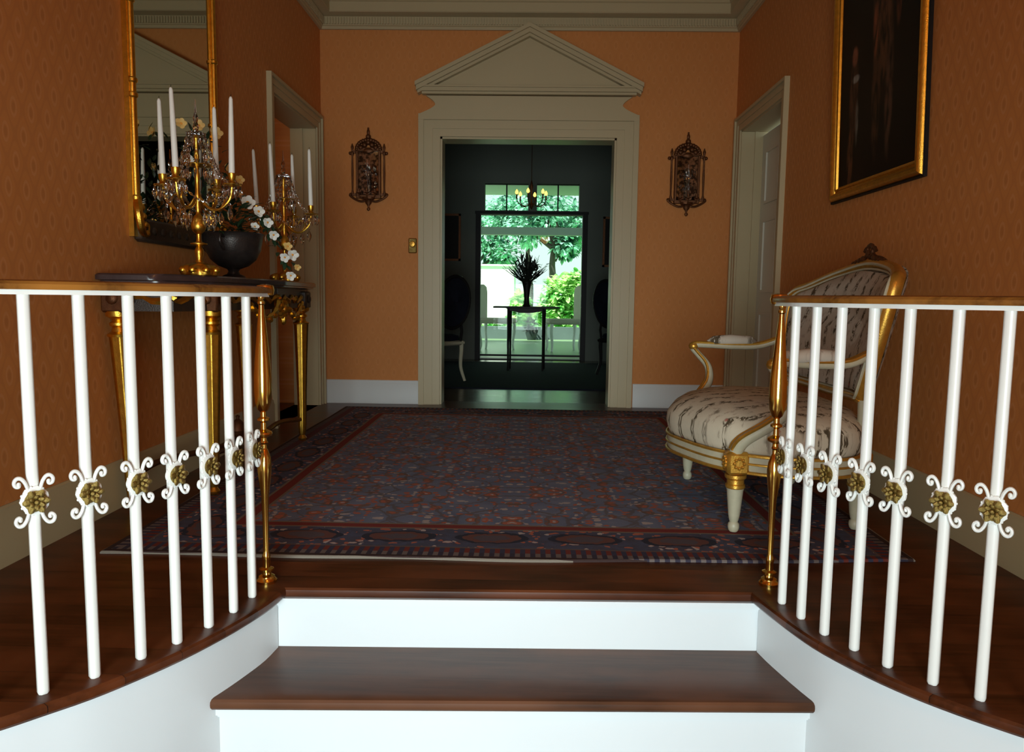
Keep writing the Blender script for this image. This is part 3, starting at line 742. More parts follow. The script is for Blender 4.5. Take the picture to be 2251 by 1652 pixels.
# candelabra ------------------------------------------------------------------
ANG = [math.radians(a) for a in (-7, 83, 173, 263)]
def candelabrum(label, loc, rz):
    t = empty('candelabrum', label, 'candelabrum', loc, rz, 'pair of gilded crystal candelabra on the console table'); t.scale.z = .965
    m = MB(); N = 64; rs = []
    for z, r, amp in ((0, .070, .004), (.010, .074, .006), (.032, .070, .007), (.042, .060, .006), (.047, .045, .003), (.052, .03, 0)):
        rs.append([((r + amp * math.cos(8 * 2 * PI * j / N)) * math.cos(2 * PI * j / N), (r + amp * math.cos(8 * 2 * PI * j / N)) * math.sin(2 * PI * j / N), z) for j in range(N)])
    m.rings(rs)
    for k in range(8): a = 2 * PI * k / 8; m.sphere((.068 * math.cos(a), .068 * math.sin(a), .022), .018, 8, 5)
    m.build('base', 'gilt', t)
    MB().lathe([(.028, .048), (.016, .056), (.012, .07), (.017, .09), (.019, .105), (.013, .118), (.010, .125), (.033, .131), (.034, .136), (.012, .142), (.009, .155), (.010, .175), (.022, .186), (.03, .200), (.03, .215), (.024, .235), (.018, .25), (.010, .258), (.008, .27),
                (.012, .29), (.008, .31), (.014, .33), (.009, .35), (.009, .40), (.012, .42), (.008, .44), (.007, .48), (.011, .50), (.007, .52), (.007, .56), (.012, .575), (.006, .585)], (0, 0, 0), 18).build('stem', 'gilt', t)
    sp = MB(); sp.lathe([(.035, .585), (.038, .592), (.03, .6), (.006, .602)], seg=16); sp.lathe([(.006, .6), (.014, .62), (.008, .64), (.012, .655), (.005, .68), (.002, .735)], seg=6)
    sp.build('spire', 'crystal', t, smooth=False)
    drops = []
    dm = MB(); dm.lathe([(.0005, -.042), (.0075, -.026), (.0085, -.016), (.004, -.006), (.001, 0)], seg=6, sy=.55)
    dm.sphere((0, 0, .005), .0042, 6, 4); d0 = None
    tips = []
    for a in ANG:
        ux, uy = math.cos(a), math.sin(a); R = .152
        P = catmull([(ux * .008, uy * .008, .33), (ux * .05, uy * .05, .285), (ux * .095, uy * .095, .28), (ux * .14, uy * .14, .32), (ux * R, uy * R, .375)], 5)
        am = MB(); am.tube(P, [.0065 - .0015 * i / len(P) for i in range(len(P))], 8)
        Q = catmull([(ux * .10, uy * .10, .283), (ux * .12, uy * .12, .32), (ux * .095, uy * .095, .345), (ux * .08, uy * .08, .325)], 4); am.tube(Q, .0035, 6)
        arm = am.build('arm', 'gilt', t)
        MB().lathe([(.006, .370), (.014, .374), (.034, .380), (.036, .384), (.012, .387)], (ux * R, uy * R, 0), 16).build('drip_pan', 'gilt', arm)
        MB().lathe([(.010, .385), (.015, .392), (.011, .398), (.0155, .408), (.017, .424), (.017, .428), (.012, .4285)], (ux * R, uy * R, 0), 14).build('candle_cup', 'gilt', arm)
        tips.append((ux * R, uy * R))
        for k in range(8): b = 2 * PI * k / 8; drops.append((ux * R + .034 * math.cos(b), uy * R + .034 * math.sin(b), .374, b, 1.35))
        for rr, zz in ((.06, .275), (.10, .272), (.14, .29)): drops.append((ux * rr, uy * rr, zz, a, 1.6))
        for rr, zz in ((.06, .235), (.085, .225)): drops.append((ux * rr * .8 + uy * .03, uy * rr * .8 - ux * .03, zz + .03, a, 1.5))
    for k in range(8): b = 2 * PI * k / 8; drops.append((.037 * math.cos(b), .037 * math.sin(b), .585, b, 1.3))
    for k in range(10): b = 2 * PI * k / 10; drops.append((.058 * math.cos(b), .058 * math.sin(b), .46 - .01 * (k % 2), b, 1.4))
    for k in range(8): b = 2 * PI * (k + .5) / 8; drops.append((.045 * math.cos(b), .045 * math.sin(b), .515, b, 1.2))
    # bead garlands from the top ring to the pans
    for x, y in tips:
        for side in (-1, 1):
            g = MB(); prev = []
            for i in range(25):
                s_ = i / 24; r = .037 + (.15 - .037) * s_; a = math.atan2(y, x) + side * .16 * math.sin(PI * s_); z = .585 - (.585 - .385) * s_ - .05 * math.sin(PI * s_)
                prev.append((r * math.cos(a), r * math.sin(a), z))
            g.tube(prev, [.0058 if i % 2 else .002 for i in range(25)], 6).build('bead_garland', 'crystal', t, smooth=False)
    for i in range(4):
        a0, a1 = ANG[i], ANG[i] + PI / 2
        prev = []
        for k in range(25):
            s_ = k / 24; a = a0 + (a1 - a0) * s_; r = .15 - .04 * math.sin(PI * s_); prev.append((r * math.cos(a), r * math.sin(a), .375 - .075 * math.sin(PI * s_)))
        MB().tube(prev, [.0058 if i % 2 else .002 for i in range(25)], 6).build('bead_garland', 'crystal', t, smooth=False)
    # pan for the mid drops
    MB().lathe([(.008, .455), (.058, .462), (.060, .466), (.008, .470)], seg=16).build('crown', 'gilt', t)
    for x, y, z, b, s_ in drops:
        if d0 is None: o = d0 = dm.build('crystal_drop', 'crystal', t, smooth=False)
        else: o = d0.copy(); COL.objects.link(o)
        o.location = (x, y, z); o.rotation_euler = (0, 0, b); o.scale = (s_, s_, s_)
    return t, tips
def candle(label, x, y, z, h, lean):
    m = MB().lathe([(.0115, 0), (.012, .004), (.0108, h * .5), (.0078, h - .012), (.005, h - .003), (.001, h)], seg=14)
    t = m.build('candle', 'candle_wax', None, loc=(x, y, z), rot=(lean[1], lean[0], 0)); tag(t, label, 'candle', 'white taper candles in the candelabra')
    MB().tube([(0, 0, h - .002), (.0006, 0, h + .004), (.0015, 0, h + .009)], .0009, 5).build('wick', 'black_wood', t)
    return t
TT = .958
C1 = (-1.365, 3.15, TT); C2 = (-1.352, 4.22, TT)
c1, tips = candelabrum('larger-looking gilded crystal candelabrum on the near end of the console table, before the gilt mirror', C1, 0)
lab1 = ['rightmost white taper in the near candelabrum, its tip against the orange wall', 'third taper from the left in the near candelabrum, behind its gilt stem', 'leftmost white taper in the near candelabrum, against the mirror', 'tallest-looking white taper, second from the left, in the near candelabrum']
for (x, y), l, ln in zip(tips, lab1, ((.01, 0), (-.01, 0), (-.02, 0), (-.03, 0))): candle(l, C1[0] + x, C1[1] + y, C1[2] + .4145, .302, ln)
c2, tips = candelabrum('gilded crystal candelabrum on the far end of the console table, beside the side doorway', C2, math.radians(4))
lab2 = ['rightmost white taper candle, in the far candelabrum beside the doorway casing', 'third taper from the left in the far candelabrum, faint against the doorway', 'leftmost taper of the far candelabrum, rising behind the white blossoms', 'second taper from the left in the far candelabrum, before the doorway casing']
ca, sa = math.cos(math.radians(4)), math.sin(math.radians(4))
for (x, y), l, ln in zip(tips, lab2, ((-.02, 0), (-.02, 0), (-.05, 0), (-.04, 0))): candle(l, C2[0] + x * ca - y * sa, C2[1] + x * sa + y * ca, C2[2] + .4145, .302, ln)

# bowl and flowers ---------------------------------------------------------------
bw = empty('footed_bowl', 'dark bronze footed bowl of white flowers between the two candelabra', 'bowl', (-1.425, 3.67, TT))
MB().lathe([(.052, 0), (.056, .006), (.05, .014), (.03, .022), (.024, .035), (.03, .045), (.07, .06), (.105, .09), (.128, .135), (.136, .18), (.140, .205), (.146, .212), (.142, .216), (.132, .21), (.125, .19), (.1, .12), (.0, .09)], seg=32).build('bowl_body', 'dark_bronze', bw)
for sg in (-1, 1):
    MB().tube(catmull([(.01, sg * .137, .19), (.01, sg * .175, .20), (.01, sg * .18, .16), (.01, sg * .14, .13)], 5), .006, 8).build('handle', 'dark_bronze', bw)
fa = empty('flower_arrangement', 'white and yellow flowers with dark leaves trailing from the bronze bowl', 'flowers', (-1.425, 3.67, TT + .19), 0)
def leaf_mesh(m, p, d, l, w, mi=0):
    d = Vector(d).normalized(); up = Vector((0, 0, 1)); s_ = d.cross(up); s_ = s_.normalized() if s_.length > .1 else Vector((1, 0, 0)); nn = s_.cross(d); p = Vector(p); rs = []
    L = [p, p + d * l * .3 + s_ * w + nn * w * .25, p + d * l * .7 + s_ * w * .8, p + d * l - nn * w * .4, p + d * l * .7 - s_ * w * .8, p + d * l * .3 - s_ * w + nn * w * .25, p + d * l * .35, p + d * l * .7 - nn * w * .2]
    m.add(L, [(0, 1, 6), (1, 2, 7, 6), (2, 3, 7), (3, 4, 7), (4, 5, 6, 7), (5, 0, 6)], mi)
random.seed(11); m = MB()
for i in range(170):
    a = random.uniform(0, 2 * PI); r = random.uniform(.0, .13) ; z = random.uniform(0.0, .14) + (.13 - r) * random.uniform(0, 1.2)
    leaf_mesh(m, (r * math.cos(a) * .8, r * math.sin(a) * 1.1, z), (math.cos(a), math.sin(a), random.uniform(-.3, .8)), random.uniform(.04, .085), random.uniform(.008, .016))
for i in range(45):   # trailing to the far right
    s_ = random.random(); leaf_mesh(m, (.10 + .09 * s_ + random.uniform(-.02, .02), .1 + .18 * s_, .12 - .24 * s_ + random.uniform(-.02, .03)), (random.uniform(-.3, 1), random.uniform(-1, .5), random.uniform(-1, .4)), .05, .011)
for i in range(60):   # tall sprays in front of the mirror
    s_ = random.random(); leaf_mesh(m, (-.10 + random.uniform(-.05, .05), random.uniform(-.22, .12), .1 + .38 * s_), (random.uniform(-.2, .6), random.uniform(-1, 1), random.uniform(0, 1)), .05, .009)
fo = m.build('foliage', 'leaf', fa, smooth=False); fo['kind'] = 'stuff'
def blossom(mat, loc, d, s_=1.0):
    m = MB(); q = Vector(d).to_track_quat('Z', 'Y').to_matrix()
    for k in range(5):
        a = 2 * PI * k / 5; R = Matrix.Rotation(a, 3, 'Z') @ Matrix.Rotation(-.45 - .2 * (k % 2), 3, 'Y'); m.sphere(R @ Vector((.017, 0, .004)), 1, 10, 5, (.0175, .0140, .003), R)
    b = m.build('blossom', mat, fa, loc=loc); b.rotation_euler = q.to_euler(); b.scale = (s_, s_, s_)
    MB().sphere((0, 0, .007), .0075, 8, 5, (1, 1, .9)).build('blossom_centre', 'stamen', b)
for loc, d, s_, mt in (((.085, -.03, .165), (.5, -1, .2), 1.5, 'petal'), ((.125, .0, .13), (.6, -1, 0), 1.2, 'petal'), ((.15, .05, .085), (.7, -1, -.2), 1.1, 'petal'), ((.165, .09, .03), (.6, -1, -.4), 1.1, 'petal'), ((.10, .02, .06), (.4, -1, .1), .9, 'petal'),
                       ((.20, .2, -.02), (.5, -1, 0), 1.1, 'petal_yellow'), ((.215, .22, -.06), (.8, -1, -.2), 1.3, 'petal'), ((.19, .19, -.075), (.2, -1, -.2), 1.1, 'petal'), ((.235, .24, -.12), (.6, -1, -.4), .9, 'petal_yellow'), ((.22, .18, -.165), (.4, -1, -.3), 1.1, 'petal'),
                       ((.03, -.06, .24), (.3, -1, .4), 1.0, 'petal'), ((-.02, -.12, .15), (.1, -1, .3), .9, 'petal'), ((-.09, .05, .50), (.6, -1, .2), 1.5, 'petal_yellow'), ((-.10, -.12, .50), (.5, -1, .2), 1.3, 'petal_yellow'), ((-.12, -.25, .48), (.3, -1, .1), 1.2, 'petal_yellow'), ((-.06, .12, .35), (.8, -1, 0), 1.2, 'petal_yellow'), ((.03, .02, .28), (.6, -1, 0), 1.1, 'petal_yellow'), ((-.11, -.2, .33), (.4, -1, .1), 1.0, 'petal')):
    blossom(mt, loc, d, s_ * (.85 if mt == 'petal' else .75))

# gilt mirror on the left wall ---------------------------------------------------
MY0, MY1, MZ0, MZ1 = 3.20, 4.08, 1.10, 2.62
mr = empty('wall_mirror', 'tall gilt-framed mirror on the left wall above the console table', 'mirror', (XL + .001, (MY0 + MY1) / 2, MZ0))
w2, hh = (MY1 - MY0) / 2, MZ1 - MZ0
MB().b2(.012, .018, -w2 + .035, w2 - .035, .10, hh - .04).build('mirror_plate', 'mirror_glass', mr, smooth=False)
MB().b2(.0, .012, -w2 + .02, w2 - .02, .02, hh - .02).build('backboard', 'backing', mr, smooth=False)
m = MB()
for sg in (-1, 1):
    m.lathe([(.015, .16), (.015, hh - .02)], (.026, sg * (w2 - .020), 0), 14)
    m.b2(.0, .022, sg * (w2 - .045), sg * w2, .02, hh)
    for z in (.18, .60, .66, .98, hh - .1): m.lathe([(.016, z - .012), (.021, z - .006), (.021, z + .006), (.016, z + .012)], (.026, sg * (w2 - .020), 0), 14)
    P = catmull([(.03, sg * (w2 - .02), .17), (.05, sg * (w2 + .01), .12), (.05, sg * (w2 - .01), .05), (.04, sg * (w2 - .06), .03), (.04, sg * (w2 - .075), .07), (.04, sg * (w2 - .05), .08)], 5)
    m.tube(P, [.018 - .008 * i / len(P) for i in range(len(P))], 8)
    for k in range(4): m.sphere((.045, sg * (w2 - .02 - .012 * k), .14 - .035 * k), .017, 8, 5)
m.b2(0, .045, -w2 + .05, w2 - .05, hh - .06, hh, bev=.01)
m.build('frame', 'gilt', mr)
m = MB(); m.b2(0, .05, -w2 + .03, w2 - .03, 0, .10, bev=.012)
for k in range(9): m.sphere((.045, -w2 + .12 + k * (2 * w2 - .24) / 8, .05), .02, 8, 5, (.6, 1.3, 1))
m.build('lower_rail', 'dark_carved', mr)

# framed painting on the right wall -------------------------------------------------
PY0, PY1, PZ0, PZ1 = 3.21, 4.17, 1.40, 2.90
pt = empty('framed_painting', 'large dark full-length painting in a gold frame on the right wall', 'painting', (XR - .0205, (PY0 + PY1) / 2, (PZ0 + PZ1) / 2), rot=(0, -.027, 0))
w2, h2 = (PY1 - PY0) / 2, (PZ1 - PZ0) / 2
MB().b2(-.008, -.004, -w2 + .08, w2 - .08, -h2 + .08, h2 - .08).build('canvas', 'painting_canvas', pt, smooth=False)
def frame(prof):
    m = MB(); rs = []
    for cy_, cz_ in ((-1, -1), (1, -1), (1, 1), (-1, 1), (-1, -1)): rs.append([(-x, cy_ * (w2 - o), cz_ * (h2 - o)) for o, x in prof])
    return m.rings(rs, closed=True, cap=False)
frame([(0, .0), (0, .014), (.004, .017), (.009, .014), (.009, 0)]).build('outer_moulding', 'black_wood', pt, ang=30)
frame([(.009, 0), (.009, .012), (.016, .026), (.026, .034), (.038, .034), (.048, .024), (.052, .014), (.058, .015), (.064, .022), (.070, .018), (.074, .008), (.086, .006), (.086, 0)]).build('gold_moulding', 'gilt', pt, ang=30)

# sconces on the back wall ----------------------------------------------------------
def sconce(label, x, z0=1.56):
    t = empty('wall_sconce', label, 'wall sconce', (x, YB - .001, z0), 0, 'pair of mirrored gilt sconces on the back wall'); H = .66
    fy = -.03
    MB().b2(-.082, .082, -.018, -.012, .13, .47).build('mirror_panel', 'old_mirror_glass', t, smooth=False)
    m = MB(); m.b2(-.10, .10, -.012, 0, .11, .50)
    for sg in (-1, 1):
        m.b2(sg * .08, sg * .10, -.03, 0, .12, .50, bev=.004)
    m.b2(-.1, .1, -.03, 0, .10, .13, bev=.004); m.b2(-.1, .1, -.03, 0, .47, .50, bev=.004)
    m.build('frame', 'old_gilt', t)
    for sg in (-1, 1): m = MB(); m.lathe([(.008, .13), (.011, .14), (.006, .17), (.009, .3), (.006, .43), (.013, .45), (.013, .46), (.006, .47), (.012, .50), (.002, .53)], (sg * .128, fy, 0), 10); m.b2(sg * .1, sg * .13, -.035, -.005, .455, .475); m.b2(sg * .1, sg * .13, -.035, -.005, .12, .14); m.sphere((sg * .145, -.02, .455), .014, 8, 5); m.sphere((sg * .145, -.02, .13), .014, 8, 5); m.build('side_column', 'old_gilt', t)
    m = MB()
    for k in range(15):
        a = PI * k / 14; m.sphere((.095 * math.cos(a), -.02, .485 + .075 * math.sin(a)), .017, 8, 5)
    for k in range(5): m.sphere((-.06 + .03 * k, -.02, .50 + .02 * (2 - abs(k - 2))), .022, 8, 5)
    m.sphere((0, -.024, .475), .03, 8, 5, (1.6, .5, .8)); m.sphere((0, -.02, .585), .022, 8, 5); m.sphere((0, -.02, .62), .013, 8, 5, (1, 1, 2)); m.sphere((0, -.02, .65), .008, 8, 5)
    m.build('crest', 'old_gilt', t)
    m = MB(); m.lathe([(.002, 0), (.012, .008), (.014, .02), (.006, .03), (.01, .045), (.024, .06), (.028, .08), (.05, .095), (.05, .11)], (0, -.03, 0), 12, sy=.6)
    for sg in (-1, 1):
        m.tube(catmull([(0, -.03, .09), (sg * .06, -.03, .075), (sg * .12, -.03, .10), (sg * .15, -.03, .125), (sg * .135, -.03, .13)], 4), .009, 8)
    m.build('bracket', 'old_gilt', t)
    for sg in (-1, 0, 1):
        am = MB(); am.tube(catmull([(0, -.03, .10), (sg * .03, -.07, .085), (sg * .062, -.09, .11), (sg * .065, -.09, .135)], 4), .005, 6); am.lathe([(.006, .13), (.021, .137), (.022, .141), (.008, .144), (.011, .165), (.008, .166)], (sg * .065, -.09, 0), 12)
        arm = am.build('candle_arm', 'old_gilt', t)
    # crystal cluster in front of the mirror
    m = MB()
    for k in range(16):
        m.lathe([(.0005, -.028), (.007, -.016), (.007, -.01), (.001, 0)], (random.uniform(-.06, .06), -.055 + random.uniform(-.02, .02), .20 + .19 * random.random()), 6)
    m.lathe([(.012, .15), (.016, .2), (.008, .25), (.02, .3), (.006, .36), (.002, .40)], (0, -.06, 0), 8)
    m.build('crystal_cluster', 'crystal', t, smooth=False)
    return t
random.seed(2)
sconce('gilt mirrored sconce on the back wall left of the pedimented doorway', -1.298, 1.565); sconce('gilt mirrored sconce on the back wall right of the pedimented doorway', 1.25, 1.55)
th = MB().b2(-.034, .034, -.014, 0, -.06, .06, bev=.008)
to = tag(th.build('light_switch', 'bronze_flower', loc=(-.945, YB, 1.295)), 'small brass wall switch plate just left of the pedimented doorcase', 'switch')
MB().lathe([(.026, 0), (.024, .012), (.02, .016), (.004, .018)], (0, -.014, .012), 16, Matrix.Rotation(PI / 2, 3, 'X')).build('dial', 'gilt_paint', to)

# settee ---------------------------------------------------------------------------
se = empty('settee', 'cream and gold curved settee in floral brocade by the right wall', 'settee', (.80, 3.24, .010))
def seat_ring(z, out=0.0, n=56):
    """outline: bowed front (-x), widening sides, rounded back; local"""
    pts = catmull([(-.02, -.42, 0), (-.10, -.30, 0), (-.17, -.1, 0), (-.185, 0, 0), (-.17, .1, 0), (-.10, .30, 0), (-.02, .42, 0), (.10, .49, 0), (.25, .515, 0), (.40, .47, 0), (.52, .30, 0), (.56, 0, 0), (.52, -.30, 0), (.40, -.47, 0), (.25, -.515, 0), (.10, -.49, 0), (-.02, -.42, 0)], 4)[:-1]
    c = Vector((.2, 0, 0)); r = []
    for p in pts:
        d = (p - c); L = d.length; q = c + d * ((L + out) / L); r.append((q.x, q.y, z))
    return r
def crown(k, z):
    r = seat_ring(0, 0); c = Vector((.2, 0, 0)); return [tuple((c + (Vector(p) - c) * k)[:2]) + (z,) for p in r]
rs = [seat_ring(.30, -.012), seat_ring(.325, .0), seat_ring(.36, .008), seat_ring(.395, .004), seat_ring(.425, -.018), crown(.86, .450), crown(.68, .472), crown(.45, .485), crown(.2, .49), crown(.02, .491)]
MB().rings(rs).build('seat_cushion', 'brocade_seat', se, ang=80)
m = MB().rings([seat_ring(.228, -.03), seat_ring(.228, -.008), seat_ring(.25, .002), seat_ring(.30, .002), seat_ring(.306, -.02)])
fr = m.build('seat_rail', 'cream_paint', se, ang=40)
m = MB()
for z, o in ((.236, .003), (.270, .004), (.302, .003)):
    P = [Vector(p) for p in seat_ring(z, o)]; m.tube(P + [P[0], P[1]], .0065 if z != .27 else .0045, 6)
m.build('gilt_moulding', 'gilt_paint', fr)
def settee_leg(x, y):
    m = MB().lathe([(.014, 0.004), (.019, .01), (.022, .022), (.021, .034), (.015, .042), (.018, .05), (.022, .07), (.031, .165), (.034, .172)], (x, y, 0), 16)
    lg = m.build('leg', 'cream_paint', se, ang=35)
    m = MB().lathe([(.030, .17), (.037, .176), (.037, .186), (.032, .19), (.032, .205), (.04, .213), (.04, .225)], (x, y, 0), 16)
    m.box((x, y, .27), (.084, .084, .088), bev=.012); 
    for k in range(8):
        a = 2 * PI * k / 8
        for ax in (0, 1): 
            v = (.018 * math.cos(a), .018 * math.sin(a)); m.sphere((x - .044, y + v[0], .272 + v[1]), .007, 6, 4) if ax == 0 else m.sphere((x + v[0], y - math.copysign(.044, -y) * 1, .272 + v[1]), .007, 6, 4)
    m.build('knee_block', 'gilt_paint', lg)
settee_leg(-.01, -.42); settee_leg(-.01, .42); settee_leg(.47, -.36); settee_leg(.47, .36)
def arm(sg):
    P = catmull([(-.015, sg * .43, .31), (.0, sg * .455, .36), (.06, sg * .49, .42), (.10, sg * .515, .48), (.095, sg * .53, .55), (.045, sg * .535, .61), (.02, sg * .535, .64), (.035, sg * .535, .655), (.09, sg * .535, .655), (.22, sg * .53, .65), (.34, sg * .52, .655), (.44, sg * .50, .69)], 5)
    if sg < 0: P = [p + Vector((.05 * min(1, max(0, (p.z - .33) / .2)) * max(0, 1 - max(0, p.x - .1) / .3), 0, 0)) for p in P]
    n = len(P); m = MB(); m.tube(P, [.026 - .010 * min(1, i / (n * .45)) for i in range(n)], 10)
    a = m.build('arm', 'cream_paint', se)
    m = MB()
    for dx in (-1, 1):
        m.tube([p + (Vector((-.004, sg * .013 * dx, .011)) if i > n * .5 else Vector((-.019 + .013 * i / (n * .5), sg * .015 * dx, .012))) for i, p in enumerate(P)], .0068, 6)
    m.sphere((.022 + (.05 if sg < 0 else 0), sg * .535, .648), .024, 10, 6, (1, 1, .9)); m.build('gilt_moulding', 'gilt_paint', a)
    MB().tube([(.09 + (.03 if sg < 0 else 0), sg * .535, .668), (.12, sg * .535, .675), (.2, sg * .532, .68), (.30, sg * .525, .678), (.325, sg * .522, .668)], [.01, .024, .028, .024, .01], 12).build('arm_pad', 'brocade_arm', a)
arm(-1); arm(1)
# back: panel in (y, z) mapped onto a reclined, gently wrapped surface
def bsurf(y, z, off=0.0):
    x = .50 + .12 * (z - .5) / .5 + .0 - .34 * (abs(y) / .5) ** 2.4 * .32 + off
    return Vector((x, y, z))
def bout(t, k=1.0):
    """outline of the back, t in 0..1, counter-clockwise from the lower left"""
    ctrl = [(-.40, .52), (-.44, .56), (-.50, .75), (-.525, .90), (-.51, .955), (-.43, .972), (-.25, 1.005), (0, 1.03), (.25, .998), (.42, .945), (.49, .92), (.515, .87), (.50, .75), (.44, .56), (.40, .52), (0, .50)]
    return ctrl
cl_ = catmull([(a, b, 0) for a, b in bout(0)] + [(bout(0)[0][0], bout(0)[0][1], 0)], 4)[:-1]
def bring(k, off): 
    c = Vector((0, .77, 0)); return [tuple(bsurf(*(c + (p - c) * 1 - (p - c).normalized() * k)[:2], off)) for p in cl_]
def bcrown(s_, off):
    c = Vector((0, .77, 0)); return [tuple(bsurf(*(c + (p - c) * s_)[:2], off)) for p in cl_]
MB().rings([bring(.015, .03), bring(.03, -.012), bcrown(.90, -.028), bcrown(.7, -.042), bcrown(.45, -.048), bcrown(.2, -.05), bcrown(.02, -.05)]).build('back_cushion', 'brocade_back', se, ang=80)
MB().rings([bring(-.012, .04), bring(.03, .046), bcrown(.5, .05), bcrown(.02, .05)]).build('back_lining', 'brocade_back', se, ang=80)
m = MB(); R0 = [Vector(p) for p in bring(.0, .008)]; m.tube(R0 + [R0[0], R0[1]], .023, 10, flat=1.15)
bf = m.build('back_frame', 'gilt_paint', se)
m = MB()
R1 = [Vector(p) for p in bring(-.004, -.018)]; m.tube(R1 + [R1[0], R1[1]], .006, 6)
R1 = [Vector(p) for p in bring(.018, -.014)]; m.tube(R1 + [R1[0], R1[1]], .005, 6)
m.build('cream_moulding', 'cream_paint', bf)
m = MB(); tc = bsurf(0, 1.03)
for sg in (-1, 1):
    m.tube(catmull([tc + Vector((0, sg * .17, -.005)), tc + Vector((0, sg * .11, .02)), tc + Vector((0, sg * .05, .03)), tc + Vector((0, sg * .02, .05)), tc + Vector((0, sg * .035, .068)), tc + Vector((0, sg * .05, .055))], 4), .009, 7)
    for k in range(4): m.sphere(tc + Vector((-.008, sg * (.05 + .03 * k), .026 - .006 * k)), .014, 7, 5, (.7, 1.3, .9))
m.tube([tc + Vector((0, .026 * math.cos(a), .056 + .026 * math.sin(a))) for a in [2 * PI * k / 12 for k in range(14)]], .009, 7)
m.build('crest', 'old_gilt', bf)
for sg in (-1, 1):
    p0 = bsurf(sg * .42, .54, .01); MB().tube([p0, Vector((.47, sg * .38, .40)), Vector((.47, sg * .365, .30))], [.02, .02, .022], 10).build('back_post', 'cream_paint', se)

# ------------------------------------------------------------------ the room beyond
Y2, ZR = 10.9, 3.3
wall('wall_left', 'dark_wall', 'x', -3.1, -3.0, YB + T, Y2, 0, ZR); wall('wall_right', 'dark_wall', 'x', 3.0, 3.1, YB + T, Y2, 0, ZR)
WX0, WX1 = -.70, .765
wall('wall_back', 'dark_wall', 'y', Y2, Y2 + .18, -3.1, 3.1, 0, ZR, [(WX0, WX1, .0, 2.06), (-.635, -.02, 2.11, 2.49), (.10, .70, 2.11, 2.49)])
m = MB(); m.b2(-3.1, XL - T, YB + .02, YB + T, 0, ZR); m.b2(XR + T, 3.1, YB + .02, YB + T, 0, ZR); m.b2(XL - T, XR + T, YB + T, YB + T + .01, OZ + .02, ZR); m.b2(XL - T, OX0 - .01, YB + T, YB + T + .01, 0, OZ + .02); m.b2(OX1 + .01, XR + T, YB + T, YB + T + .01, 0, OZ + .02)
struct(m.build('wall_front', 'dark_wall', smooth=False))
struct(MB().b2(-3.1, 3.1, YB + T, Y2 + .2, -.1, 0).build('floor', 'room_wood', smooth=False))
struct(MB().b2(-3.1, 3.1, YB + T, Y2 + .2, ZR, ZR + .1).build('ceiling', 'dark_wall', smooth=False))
wn = struct(bpy.data.objects.new('window_1', None)); COL.objects.link(wn); wn.location = (.032, Y2, 0)
m = MB(); cx0, cx1 = WX0 - .032, WX1 - .032
for a in (cx0 - .06, cx1): m.b2(a, a + .06, -.02, 0, 0, 2.10)
m.b2(cx0 - .07, cx1 + .07, -.015, .0, 2.065, 2.105)
for a in (cx0, cx1 - .012): m.b2(a, a + .012, 0, .12, 0, 2.06)
for x in (-.665, .055): pass
for a, b in ((-.667, -.052), (.068, .668)):
    mid = (a + b) / 2; m.b2(mid - .010, mid + .010, .05, .08, 2.11, 2.49); m.b2(a, b, .05, .08, 2.11, 2.122); m.b2(a, b, .05, .08, 2.478, 2.49)
m.b2(cx0, cx1, .03, .09, .05, .075); m.b2(cx0, cx1, .0, .17, 0.0, .012)
m.build('window_frame', 'black_wood', wn, smooth=False)
MB().b2(cx0, cx1, .056, .06, .07, 2.05).build('pane', 'window_glass', wn, smooth=False)
for a, b in ((-.667, -.052), (.068, .668)): MB().b2(a, b, .062, .066, 2.11, 2.49).build('pane', 'window_glass', wn, smooth=False)

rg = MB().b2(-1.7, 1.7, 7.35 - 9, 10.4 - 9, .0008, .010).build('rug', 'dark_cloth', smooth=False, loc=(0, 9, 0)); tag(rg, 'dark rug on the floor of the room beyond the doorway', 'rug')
tb = empty('side_table', 'thin-legged dark table with a bowed top before the garden window', 'table', (-.02, 9.3, .010))
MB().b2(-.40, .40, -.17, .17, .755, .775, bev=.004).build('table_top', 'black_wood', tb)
m = MB(); m.prism([(-.25, .755), (.25, .755), (.2, .725), (.08, .70), (-.08, .70), (-.2, .725)], -.14, .14, 'y'); m.build('apron', 'black_wood', tb, smooth=False)
for x in (-.215, .205):
    for y in (-.13, .13): MB().lathe([(.010, 0), (.012, .02), (.012, .3), (.017, .7), (.017, .75)], (x + (.02 if y > 0 else 0), y, 0), 8).build('leg', 'black_wood', tb)
vs_ = tag(MB().lathe([(.045, 0), (.05, .01), (.035, .03), (.03, .1), (.042, .22), (.06, .30), (.056, .30), (.03, .2), (.0, .05)], seg=16).build('vase', 'black_wood', loc=(-.02, 9.3, .785)), 'tall dark vase on the table in front of the garden window', 'vase')
fl = empty('bouquet', 'dark silhouetted bouquet of pointed leaves in the vase before the window', 'bouquet', (-.02, 9.3, 1.05)); m = MB(); random.seed(9)
for i in range(95):
    a = random.uniform(-1, 1) ; t_ = a * 1.05; h = random.uniform(.18, .40); yy = random.uniform(-.6, .6); d = Vector((math.sin(t_) * .9, yy * .4, math.cos(t_)))
    m.tube([(0, 0, 0), d * h * .5 + Vector((a * .01, 0, 0)), d * h], [.003, .003, .002], 4); leaf_mesh(m, d * h * random.uniform(.3, .8), d + Vector((random.uniform(-.4, .4), 0, 0)), random.uniform(.08, .15), .016)
for i in range(130):
    a = random.uniform(0, 2 * PI); hz_ = random.uniform(.0, .26); p = Vector((random.gauss(0, .03 + hz_ * .22), random.gauss(0, .04), hz_)); leaf_mesh(m, p, (random.uniform(-1, 1), random.uniform(-.5, .5), random.uniform(-.4, 1)), .08, .022)
for k in range(5): leaf_mesh(m, (.05, -.03, .03 - .03 * k), (.5, 0, -.6), .07, .016)
m.build('foliage', 'dark_leaf', fl, smooth=False)

